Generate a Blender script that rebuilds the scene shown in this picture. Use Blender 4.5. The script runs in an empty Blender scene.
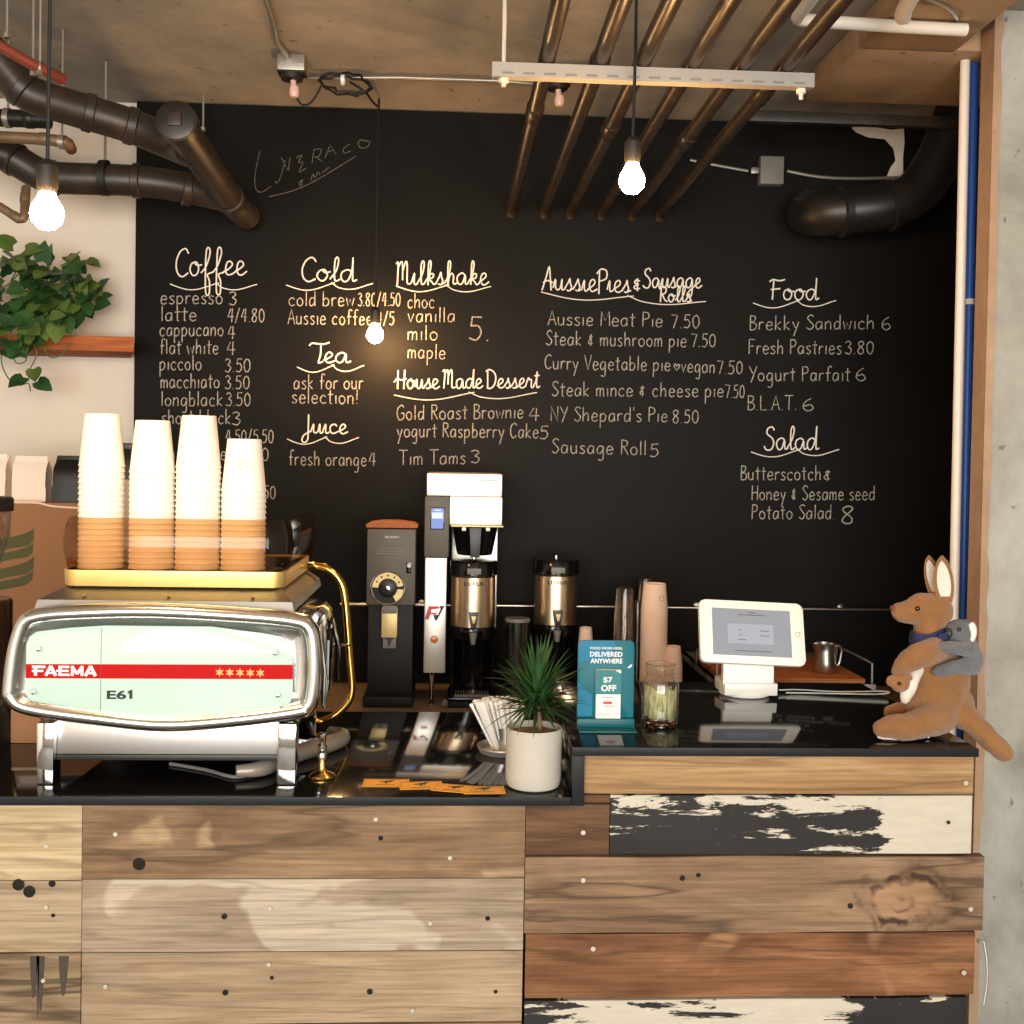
import bpy, bmesh, math, random
from mathutils import Vector, Matrix, noise
SC = bpy.context.scene
COL = SC.collection
PI = math.pi
random.seed(7)
V = Vector

# ------------------------------------------------------------------ camera
F = 1100.0
ZC = 1.62
YAW, PITCH, ROLL = math.atan(58/1100), math.radians(1.2), 0.0175
_F = V((math.sin(YAW)*math.cos(PITCH), math.cos(YAW)*math.cos(PITCH), -math.sin(PITCH)))
_R0 = V((math.cos(YAW), -math.sin(YAW), 0)); _U0 = _R0.cross(_F)
_R = _R0*math.cos(ROLL) + _U0*math.sin(ROLL); _U = _U0*math.cos(ROLL) - _R0*math.sin(ROLL)
CAM = V((0, 0, ZC))
_d = V((0, 1, 0))
SX = 454 - (512 + F*_d.dot(_R)/_d.dot(_F))
SY = 457 - (512 - F*_d.dot(_U)/_d.dot(_F))
def ray(px, py):
    return _F + _R*((px-512-SX)/F) + _U*((512+SY-py)/F)
def at(px, py, Y):
    d = ray(px, py); return CAM + d*(Y/d.y)
def ground(px, py, z):
    d = ray(px, py); return CAM + d*((z-ZC)/d.z)
cam = bpy.data.cameras.new('camera'); camo = bpy.data.objects.new('camera', cam); COL.objects.link(camo)
cam.sensor_width = 36; cam.lens = 36*F/1024; cam.shift_x = -SX/1024; cam.shift_y = SY/1024
cam.clip_start = .05; cam.clip_end = 60
camo.matrix_world = Matrix((( _R.x,_U.x,-_F.x,CAM.x),(_R.y,_U.y,-_F.y,CAM.y),(_R.z,_U.z,-_F.z,CAM.z),(0,0,0,1)))
SC.camera = camo

# ------------------------------------------------------------------ materials
def lin(c):
    return tuple((x/12.92 if x <= .04045 else ((x+.055)/1.055)**2.4) for x in (v/255 for v in c))
class N:
    def __init__(s, name):
        s.m = bpy.data.materials.new(name); s.m.use_nodes = True
        s.t = s.m.node_tree; s.b = s.t.nodes['Principled BSDF']; s.out = s.t.nodes['Material Output']
    def n(s, typ, **kw):
        o = s.t.nodes.new(typ)
        for k, v in kw.items():
            if k in o.inputs.keys() if isinstance(k, str) else False: o.inputs[k].default_value = v
            else: setattr(o, k, v)
        return o
    def l(s, a, b): s.t.links.new(a, b)
    def coord(s, scale=(1,1,1), loc=(0,0,0), rot=(0,0,0), kind='Object'):
        tc = s.n('ShaderNodeTexCoord'); mp = s.n('ShaderNodeMapping')
        mp.inputs['Scale'].default_value = scale; mp.inputs['Location'].default_value = loc; mp.inputs['Rotation'].default_value = rot
        s.l(tc.outputs[kind], mp.inputs['Vector']); return mp.outputs['Vector']
    def noise(s, vec, scale=5, detail=6, rough=.55, dist=0):
        o = s.n('ShaderNodeTexNoise'); s.l(vec, o.inputs['Vector'])
        o.inputs['Scale'].default_value = scale; o.inputs['Detail'].default_value = detail
        o.inputs['Roughness'].default_value = rough; o.inputs['Distortion'].default_value = dist
        return o.outputs['Fac']
    def ramp(s, fac, stops, interp='LINEAR'):
        o = s.n('ShaderNodeValToRGB'); o.color_ramp.interpolation = interp; s.l(fac, o.inputs['Fac'])
        e = o.color_ramp.elements
        while len(e) > 1: e.remove(e[-1])
        for i, (p, c) in enumerate(stops):
            if not isinstance(c, tuple): c = (c, c, c)
            x = e[0] if i == 0 else e.new(p)
            x.position = p; x.color = (*c[:3], 1)
        return o.outputs['Color']
    def mix(s, fac, a, b, mode='MIX'):
        o = s.n('ShaderNodeMix', data_type='RGBA', blend_type=mode)
        for sock, v in ((o.inputs[0], fac), (o.inputs[6], a), (o.inputs[7], b)):
            if isinstance(v, (int, float)) : sock.default_value = v if sock == o.inputs[0] else (v, v, v, 1)
            elif isinstance(v, tuple): sock.default_value = (*v[:3], 1)
            else: s.l(v, sock)
        return o.outputs[2]
    def bump(s, h, strength=.2, dist=.002):
        o = s.n('ShaderNodeBump'); o.inputs['Strength'].default_value = strength; o.inputs['Distance'].default_value = dist
        s.l(h, o.inputs['Height']); s.l(o.outputs['Normal'], s.b.inputs['Normal'])
    def col(s, c):
        if isinstance(c, tuple): s.b.inputs['Base Color'].default_value = (*c[:3], 1)
        else: s.l(c, s.b.inputs['Base Color'])
    def set(s, **kw):
        for k, v in kw.items():
            i = s.b.inputs[k.replace('_', ' ')]
            if hasattr(v, 'node'): s.l(v, i)
            else: i.default_value = v
        return s
def simple(name, rgb, rough=.5, metal=0, var=.12, vscale=30, bump=0, **kw):
    """plain material with a little procedural mottling"""
    m = N(name); c = lin(rgb)
    f = m.noise(m.coord(), vscale, 4)
    m.col(m.mix(f, tuple(x*(1-var) for x in c), tuple(min(1, x*(1+var)) for x in c)))
    m.set(Roughness=rough, Metallic=metal, **kw)
    if bump: m.bump(f, bump, .001)
    return m.m
def wood(name, c1, c2, c3, seed, grain=12, patch=None, pf=.5, ps=2.2, crack=.35, rough=.75, fine=.25, axis='x', stretch=1.0):
    m = N(name)
    sc = (1.1*stretch, 1, grain) if axis == 'x' else (grain, 1, 1.1*stretch)
    fs = (4, 4, 150) if axis == 'x' else (150, 4, 4)
    v = m.coord(sc, (seed*1.7, seed*.9, seed*2.3))
    a = m.noise(v, 1.6, 8, .6, 1.2)
    base = m.ramp(a, [(.28, lin(c1)), (.5, lin(c2)), (.72, lin(c3))])
    big = m.noise(m.coord((1, 1, 2), (seed, 3, seed)), 2.6, 4, .6, .8)
    base = m.mix(m.ramp(big, [(.4, 0.), (.66, .6)]), base, lin(c1))
    if patch:
        p = m.noise(m.coord((1, 1, 1.6), (seed*3.1, 0, seed*1.3)), ps, 3, .5, .5)
        base = m.mix(m.ramp(p, [(pf, 0.), (pf+.035, .75), (1, .75)]), base, lin(patch))
    f = m.noise(m.coord(fs, (seed, 0, 0)), 1.0, 5, .65)
    base = m.mix(1.0, base, m.ramp(f, [(.3, 1-fine*1.6), (.7, 1+fine*.4)]), 'MULTIPLY')
    if crack:
        k = m.noise(m.coord((.9, 1, 9) if axis == 'x' else (9, 1, .9), (seed*5, 1, seed)), 1.3, 3, .5, .3)
        base = m.mix(m.ramp(k, [(.47, 0.), (.497, crack), (.503, crack), (.53, 0.)]), base, tuple(x*.25 for x in lin(c1)))
        g = m.noise(m.coord((9, 9, 14), (seed, 0, 3)), 1.0, 2, .4)
        base = m.mix(m.ramp(g, [(.70, 0.), (.80, .7)]), base, tuple(x*.3 for x in lin(c1)))
    m.col(base); m.set(Roughness=rough); m.b.inputs['Specular IOR Level'].default_value = .25
    m.bump(f, .35, .0012)
    return m.m
def glassmat(name, tint=(1, 1, 1), refl=.12, rough=.03, amount=1.0, edge=.45):
    """thin clear plastic / glass sheet: tinted see-through with a glossy coat"""
    m = N(name); t = m.t
    tr = m.n('ShaderNodeBsdfTransparent'); tr.inputs['Color'].default_value = (*tint, 1)
    gl = m.n('ShaderNodeBsdfGlossy'); gl.inputs['Roughness'].default_value = rough
    fr = m.n('ShaderNodeLayerWeight'); fr.inputs['Blend'].default_value = .35
    mx = m.n('ShaderNodeMixShader'); mul = m.n('ShaderNodeMath', operation='MULTIPLY_ADD')
    m.l(fr.outputs['Facing'], mul.inputs[0]); mul.inputs[1].default_value = edge*amount; mul.inputs[2].default_value = refl*amount
    m.l(mul.outputs[0], mx.inputs['Fac']); m.l(tr.outputs[0], mx.inputs[1]); m.l(gl.outputs[0], mx.inputs[2])
    m.l(mx.outputs[0], m.out.inputs['Surface']); return m.m
def emit(name, rgb, strength):
    m = N(name); m.b.inputs['Base Color'].default_value = (0, 0, 0, 1)
    m.b.inputs['Emission Color'].default_value = (*rgb, 1); m.b.inputs['Emission Strength'].default_value = strength
    return m.m

M = {}
M['chrome'] = simple('chrome', (225, 225, 225), .07, 1, .04)
M['chrome_soft'] = simple('chrome_soft', (240, 240, 238), .2, 1, .03)
M['steel'] = simple('steel', (205, 200, 192), .28, 1, .06)
M['steel_satin'] = simple('steel_satin', (236, 230, 218), .34, .75, .03)
M['brushed'] = simple('brushed', (225, 222, 218), .3, 1, .05)
M['luxus_steel'] = simple('luxus_steel', (232, 206, 172), .3, 1, .04)
M['brass'] = simple('brass', (228, 185, 95), .2, 1, .05)
M['brass_satin'] = simple('brass_satin', (250, 214, 132), .36, .75, .03)
M['dark_plastic'] = simple('dark_plastic', (24, 23, 22), .4)
M['black_gloss'] = simple('black_gloss', (14, 13, 13), .12)
M['black_matte'] = simple('black_matte', (14, 13, 13), .6)
M['steel_dark'] = simple('steel_dark', (150, 146, 140), .42, 1, .05)
M['grey_plastic'] = simple('grey_plastic', (92, 86, 76), .5)
M['mid_grey'] = simple('mid_grey', (120, 118, 112), .5)
M['white_plastic'] = simple('white_plastic', (240, 238, 230), .3, 0, .02)
M['white_paint'] = simple('white_paint', (215, 208, 196), .5, 0, .05)
M['paper'] = simple('paper', (244, 240, 232), .85, 0, .02)
M['pink_paper'] = simple('pink_paper', (244, 214, 192), .8, 0, .03)
M['galv'] = simple('galv', (165, 160, 150), .4, .7, .15)
# ------------------------------------------------------------------ mesh helpers
def box(bm, x0, x1, y0, y1, z0, z1, bev=0, seg=2, mi=0):
    r = bmesh.ops.create_cube(bm, size=1)
    vs = r['verts']
    bmesh.ops.scale(bm, vec=(abs(x1-x0), abs(y1-y0), abs(z1-z0)), verts=vs)
    bmesh.ops.translate(bm, vec=((x0+x1)/2, (y0+y1)/2, (z0+z1)/2), verts=vs)
    fs = set(f for v in vs for f in v.link_faces)
    for f in fs: f.material_index = mi
    if bev:
        es = list(set(e for v in vs for e in v.link_edges))
        q = bmesh.ops.bevel(bm, geom=es, offset=bev, segments=seg, profile=.6, affect='EDGES', material=-1)
        for f in q['faces']: f.material_index = mi
        vs = list(set(v for f in q['faces'] for v in f.verts) | set(v for v in vs if v.is_valid))
    return vs
def lathe(bm, prof, c=(0, 0, 0), n=28, mi=0, axis='z', a0=0, a1=2*PI, cap=False):
    full = abs(a1-a0-2*PI) < 1e-6
    k = n if full else n+1
    rings = []
    for r, z in prof:
        ring = []
        for i in range(k):
            a = a0+(a1-a0)*i/n
            p = (r*math.cos(a), r*math.sin(a), z)
            if axis == 'y': p = (p[0], p[2], p[1])
            elif axis == 'x': p = (p[2], p[0], p[1])
            ring.append(bm.verts.new((c[0]+p[0], c[1]+p[1], c[2]+p[2])))
        rings.append(ring)
    out = []
    for a, b in zip(rings, rings[1:]):
        for i in range(n):
            j = (i+1) % k
            try: out.append(bm.faces.new((a[i], a[j], b[j], b[i])))
            except ValueError: pass
    if cap:
        for ring in (rings[0], rings[-1]):
            try: out.append(bm.faces.new(ring))
            except ValueError: pass
    for f in out: f.material_index = mi
    return [v for r in rings for v in r]
def catmull(pts, sub=5, closed=False):
    pts = [V(p) for p in pts]; n = len(pts)
    if n < 3: return pts
    out = []
    rng = range(n) if closed else range(n-1)
    for i in rng:
        if closed: p0, p1, p2, p3 = pts[i-1], pts[i], pts[(i+1) % n], pts[(i+2) % n]
        else: p0, p1, p2, p3 = pts[max(i-1, 0)], pts[i], pts[i+1], pts[min(i+2, n-1)]
        for s in range(sub):
            t = s/sub
            out.append(.5*((2*p1)+(p2-p0)*t+(2*p0-5*p1+4*p2-p3)*t*t+(3*p1-p0-3*p2+p3)*t**3))
    if not closed: out.append(pts[-1])
    return out
def tube(bm, pts, r, n=10, mi=0, smooth=0, cap=True, flat=1.0):
    pts = [V(p) for p in pts]
    if smooth:
        if isinstance(r, (list, tuple)):
            rr = catmull([(x, 0, 0) for x in r], smooth); r = [q.x for q in rr]
        pts = catmull(pts, smooth)
    if not isinstance(r, (list, tuple)): r = [r]*len(pts)
    ts = []
    for i in range(len(pts)):
        t = (pts[min(i+1, len(pts)-1)]-pts[max(i-1, 0)]); ts.append(t.normalized() if t.length > 1e-9 else V((0, 0, 1)))
    up = V((0, 0, 1)) if abs(ts[0].z) < .9 else V((1, 0, 0))
    u = ts[0].cross(up).normalized()
    rings = []
    for p, t, rad in zip(pts, ts, r):
        u = (u-t*u.dot(t)); u = u.normalized() if u.length > 1e-6 else t.orthogonal().normalized()
        w = t.cross(u)
        rings.append([bm.verts.new(p+(u*math.cos(2*PI*k/n)+w*math.sin(2*PI*k/n)*flat)*rad) for k in range(n)])
    fs = []
    for a, b in zip(rings, rings[1:]):
        for k in range(n): fs.append(bm.faces.new((a[k], a[(k+1) % n], b[(k+1) % n], b[k])))
    if cap: fs.append(bm.faces.new(rings[0][::-1])); fs.append(bm.faces.new(rings[-1]))
    for f in fs: f.material_index = mi
def loft(bm, loops, mi=0, cap0=False, cap1=False, closed=True):
    """loops: list of equal-length point lists"""
    rs = [[bm.verts.new(p) for p in l] for l in loops]
    n = len(rs[0]); fs = []
    for a, b in zip(rs, rs[1:]):
        for i in range(n if closed else n-1):
            j = (i+1) % n
            fs.append(bm.faces.new((a[i], a[j], b[j], b[i])))
    if cap0: fs.append(bm.faces.new(rs[0][::-1]))
    if cap1: fs.append(bm.faces.new(rs[-1]))
    for f in fs: f.material_index = mi
    return fs
def prism(bm, pts, y0, y1, mi=0, bev=0):
    """extrude an (x, z) outline from y0 to y1"""
    a = [bm.verts.new((x, y0, z)) for x, z in pts]; b = [bm.verts.new((x, y1, z)) for x, z in pts]
    n = len(pts); fs = [bm.faces.new(a), bm.faces.new(b[::-1])]
    for i in range(n): fs.append(bm.faces.new((a[i], b[i], b[(i+1) % n], a[(i+1) % n])))
    for f in fs: f.material_index = mi
    if bev:
        es = list(set(e for f in fs[:1] for e in f.edges))
        q = bmesh.ops.bevel(bm, geom=es, offset=bev, segments=2, profile=.6, affect='EDGES')
        for f in q['faces']: f.material_index = mi
    return a+b
def rrect(x0, x1, z0, z1, r, n=6):
    out = []
    for cx, cz, a in ((x1-r, z1-r, 0), (x0+r, z1-r, PI/2), (x0+r, z0+r, PI), (x1-r, z0+r, 1.5*PI)):
        for i in range(n+1): t = a+PI/2*i/n; out.append((cx+r*math.cos(t), cz+r*math.sin(t)))
    return out
def inset(pts, d):
    n = len(pts); out = []
    ar = sum(pts[i][0]*pts[(i+1) % n][1]-pts[(i+1) % n][0]*pts[i][1] for i in range(n))
    s = 1 if ar > 0 else -1
    for i in range(n):
        a, b, c = pts[i-1], pts[i], pts[(i+1) % n]
        t = V((c[0]-a[0], c[1]-a[1])); t.normalize()
        out.append((b[0]-t.y*d*s, b[1]+t.x*d*s))
    return out
def ell(bm, c, r, rot=None, n=20, mi=0):
    q = bmesh.ops.create_uvsphere(bm, u_segments=n, v_segments=max(6, n//2+2), radius=1)
    m = Matrix.Diagonal((*r, 1)) if len(r) == 3 else None
    if rot is not None:
        from mathutils import Euler
        m = Euler(rot).to_matrix().to_4x4() @ m
    m = Matrix.Translation(c) @ m
    bmesh.ops.transform(bm, matrix=m, verts=q['verts'])
    for f in set(f for v in q['verts'] for f in v.link_faces): f.material_index = mi
    return q['verts']
def xf(bm, vs, m): bmesh.ops.transform(bm, matrix=m, verts=[v for v in vs if v.is_valid])

def finish(name, me, mats, parent=None, sharp=38, loc=None):
    for m in (mats if isinstance(mats, (list, tuple)) else [mats]): me.materials.append(M[m] if isinstance(m, str) else m)
    if sharp: me.shade_smooth(); me.set_sharp_from_angle(angle=math.radians(sharp))
    o = bpy.data.objects.new(name, me); COL.objects.link(o)
    if parent: o.parent = parent
    if loc is not None: o.location = loc
    return o
def obj(name, bm, mats, parent=None, sharp=38, loc=None, recalc=True):
    if recalc: bmesh.ops.recalc_face_normals(bm, faces=bm.faces)
    me = bpy.data.meshes.new(name); bm.to_mesh(me); bm.free()
    return finish(name, me, mats, parent, sharp, loc)
def B(): return bmesh.new()
def tag(o, label=None, cat=None, group=None, kind=None):
    if label: o['label'] = label
    if cat: o['category'] = cat
    if group: o['group'] = group
    if kind: o['kind'] = kind
    return o
def thing(name, loc, label, cat, group=None, rz=0):
    o = bpy.data.objects.new(name, None); COL.objects.link(o); o.empty_display_size = .05
    o.location = loc; o.rotation_euler = (0, 0, rz)
    return tag(o, label, cat, group)
def struct(name, bm, mats, parent=None, sharp=38):
    o = obj(name, bm, mats, parent, sharp)
    if not parent: o['kind'] = 'structure'
    return o
def dup(root, loc=None, label=None, rz=None, rot=None):
    r = root.copy(); COL.objects.link(r)
    if loc is not None: r.location = loc
    if rz is not None: r.rotation_euler = (0, 0, rz)
    if rot is not None: r.rotation_euler = rot
    if label: r['label'] = label
    for ch in list(root.children):
        c = ch.copy(); COL.objects.link(c); c.parent = r
        for g in ch.children:
            d = g.copy(); COL.objects.link(d); d.parent = c
    return r
class L:
    """pixel measures of one thing -> local metres, for a thing standing at depth d with its base at (cx, by)"""
    def __init__(s, d, cx, by): s.k = d/F; s.cx = cx; s.by = by
    def x(s, p): return (p-s.cx)*s.k
    def z(s, p): return (s.by-p)*s.k
    def p(s, x, y): return (s.x(x), s.z(y))
def text(name, s, mat, parent, x0, x1, z, h, y, bold=0, extr=.0006, center=False):
    """raised lettering facing -Y, fitted between x0 and x1, cap height h, baseline z"""
    cu = bpy.data.curves.new(name, 'FONT'); cu.body = s; cu.size = 1; cu.extrude = .0; cu.offset = bold
    cu.resolution_u = 3
    t = bpy.data.objects.new('tmp', cu); COL.objects.link(t)
    bpy.context.view_layer.update()
    me = bpy.data.meshes.new_from_object(t.evaluated_get(bpy.context.evaluated_depsgraph_get()))
    bpy.data.objects.remove(t); bpy.data.curves.remove(cu)
    xs = [v.co.x for v in me.vertices]; ys = [v.co.y for v in me.vertices]
    sx = (x1-x0)/(max(xs)-min(xs)); mx = min(xs)
    hh = max(ys)-min(0, min(ys)) if not any(ch in s for ch in 'gjpqy,') else .72
    sz = h/max(hh, .3)
    for v in me.vertices: v.co = V((x0+(v.co.x-mx)*sx, y, z+v.co.y*sz))
    bm = bmesh.new(); bm.from_mesh(me); bpy.data.meshes.remove(me)
    fs = list(bm.faces)
    if extr:
        q = bmesh.ops.extrude_face_region(bm, geom=fs)
        bmesh.ops.translate(bm, vec=(0, -extr, 0), verts=[g for g in q['geom'] if isinstance(g, bmesh.types.BMVert)])
    if parent == 'bm': return bm
    return obj(name, bm, mat, parent)
def ribbon(bm, pts, w, mi=0, nrm=V((0, -1, 0))):
    pts = [V(p) for p in pts]
    L_, R_ = [], []
    for i, p in enumerate(pts):
        t = pts[min(i+1, len(pts)-1)]-pts[max(i-1, 0)]
        s = t.cross(nrm); s = s.normalized()*w/2 if s.length > 1e-9 else V((w/2, 0, 0))
        L_.append(bm.verts.new(p+s)); R_.append(bm.verts.new(p-s))
    for i in range(len(pts)-1):
        bm.faces.new((L_[i], R_[i], R_[i+1], L_[i+1])).material_index = mi
# ------------------------------------------------------------------ key planes
YF, YW = 2.2, 4.0
ZL = at(300, 797, YF).z            # lower worktop
ZR = at(780, 748, YF).z            # raised worktop
YBL = ground(450, 712, ZL).y; YBR = ground(720, 682, ZR).y
ZB = .80                           # back counter
ZCEIL = at(450, 112, YW).z
XBL = at(136, 300, YW).x; XBR = 2.2
YCOL = 2.95; XCOL = at(987, 300, YCOL).x; YCOLB = 3.02
print('PLANES', ZL, ZR, YBL, YBR, ZCEIL, XBL, XBR, XCOL)

def concrete(name, c1, c2, c3, scale=1.6, rough=.85, stretch=(1, 1, 1)):
    m = N(name)
    a = m.noise(m.coord(stretch), scale, 10, .62, .6)
    base = m.ramp(a, [(.3, lin(c1)), (.5, lin(c2)), (.68, lin(c3))])
    b = m.noise(m.coord((1, 1, 1), (4, 7, 1)), 9, 8, .7)
    base = m.mix(1., base, m.ramp(b, [(.3, .84), (.6, 1.04)]), 'MULTIPLY')
    p = m.noise(m.coord((1, 1, 1), (1, 3, 9)), 26, 2, .4)
    base = m.mix(m.ramp(p, [(.72, 0.), (.76, .6)]), base, lin((78, 74, 68)))
    m.col(base); m.set(Roughness=rough); m.bump(b, .25, .004); return m.m
M['ceiling_concrete'] = concrete('ceiling_concrete', (128, 124, 116), (166, 158, 146), (192, 176, 154), 1.1)
M['column_concrete'] = concrete('column_concrete', (140, 138, 128), (172, 169, 158), (188, 186, 176), 2.2)
M['column_warm_lit'] = concrete('column_warm_lit', (150, 122, 98), (180, 148, 120), (192, 164, 136), 2.4, stretch=(1, 1, .5))  # concrete with the bulbs' warm light put into its tan colour
M['beam_concrete'] = concrete('beam_concrete', (170, 136, 102), (196, 162, 126), (208, 176, 140), 1.4)
M['wall_white'] = simple('wall_white', (226, 217, 204), .7, 0, .04, 3)
M['floor_concrete'] = concrete('floor_concrete', (80, 78, 74), (104, 100, 95), (120, 116, 110))
def boardmat():
    m = N('chalkboard_black'); f = m.noise(m.coord(), 2.2, 6, .6, .4)
    m.col(m.ramp(f, [(.3, lin((15, 14, 12))), (.7, lin((25, 22, 20)))]))
    m.set(Roughness=.6); m.b.inputs['Specular IOR Level'].default_value = .16; return m.m
M['board'] = boardmat()
def chalkmat(name, rgb, gap):
    m = N(name); f = m.noise(m.coord(), 260, 3, .6)
    m.col(m.ramp(f, [(gap-.12, tuple(x*.25 for x in lin(rgb))), (gap+.1, lin(rgb))])); m.set(Roughness=.95); return m.m
M['chalk'] = chalkmat('chalk', (182, 175, 162), .46)
M['chalk_bold'] = chalkmat('chalk_bold', (232, 226, 214), .34)
M['chalk_faint'] = chalkmat('chalk_faint', (110, 106, 98), .5)

# ------------------------------------------------------------------ room shell
b = B(); box(b, -3.4, 3.2, -3.4, 4.3, -.12, 0); struct('floor', b, 'floor_concrete')
b = B(); box(b, -3.4, 3.2, -3.4, 4.3, ZCEIL, ZCEIL+.2); struct('ceiling', b, 'ceiling_concrete')
b = B(); box(b, -3.4, 3.2, YW+.02, YW+.2, 0, ZCEIL); struct('wall_back', b, 'wall_white')
b = B(); box(b, -3.4, -3.2, -3.4, YW+.02, 0, ZCEIL); struct('wall_left', b, 'wall_white')
b = B(); box(b, 3.0, 3.2, -3.4, YW+.02, 0, ZCEIL); struct('wall_right', b, 'column_concrete')
b = B()
# street front behind the viewer: wall with one wide shop-window opening
box(b, -3.2, 3.0, -3.4, -3.2, 0, .5); box(b, -3.2, 3.0, -3.4, -3.2, 2.6, ZCEIL)
box(b, -3.2, -2.6, -3.4, -3.2, .5, 2.6); box(b, 2.4, 3.0, -3.4, -3.2, .5, 2.6); struct('wall_front', b, 'wall_white')
b = B()
for x in (-2.6, -.95, .75, 2.34): box(b, x, x+.06, -3.34, -3.26, .5, 2.6)
box(b, -2.6, 2.4, -3.34, -3.26, .5, .56); box(b, -2.6, 2.4, -3.34, -3.26, 2.54, 2.6); struct('window_1', b, 'dark_plastic')
# concrete column at the end of the wall: bulb warmth is painted as tan on the face towards the board, the street face is grey with a ragged edge
b = B(); box(b, XCOL, 3.0, YCOL, YCOLB, 0, ZCEIL, mi=0)
b.faces.ensure_lookup_table()
for f in b.faces:
    if f.normal.x < -.9: f.material_index = 1
# thin ragged edge on the street face, in the same painted bulb warmth
pts_l, pts_r = [], []
for i in range(61):
    z = ZCEIL*i/60
    w = .022+.012*noise.noise(V((z*3, 1, 0)))+.008*noise.noise(V((z*14, 5, 0)))
    pts_l.append((XCOL, z)); pts_r.append((XCOL+w, z))
prism(b, pts_r+pts_l[::-1], YCOL-.004, YCOL+.001, mi=1)
struct('wall_column', b, ['column_concrete', 'column_warm_lit'])
# lower concrete soffit over the counter end
zs = at(880, 104, 3.5).z
b = B(); xso = at(806, 104, 3.5).x; box(b, xso, 1.75, YCOLB+.01, 3.5, zs, ZCEIL-.001, .008); box(b, xso, 1.385, 1.0, YCOLB+.03, zs, ZCEIL-.001, .008); struct('ceiling_soffit', b, 'beam_concrete')

# ------------------------------------------------------------------ chalkboard
YBD = YW-.015
chalkboard = B(); box(chalkboard, XBL, XBR, YBD, YW+.018, .02, ZCEIL-.004, .002)
chalkboard = obj('chalkboard', chalkboard, 'board')
tag(chalkboard, 'black chalkboard covering the back wall with a handwritten cafe menu', 'chalkboard')

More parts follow.
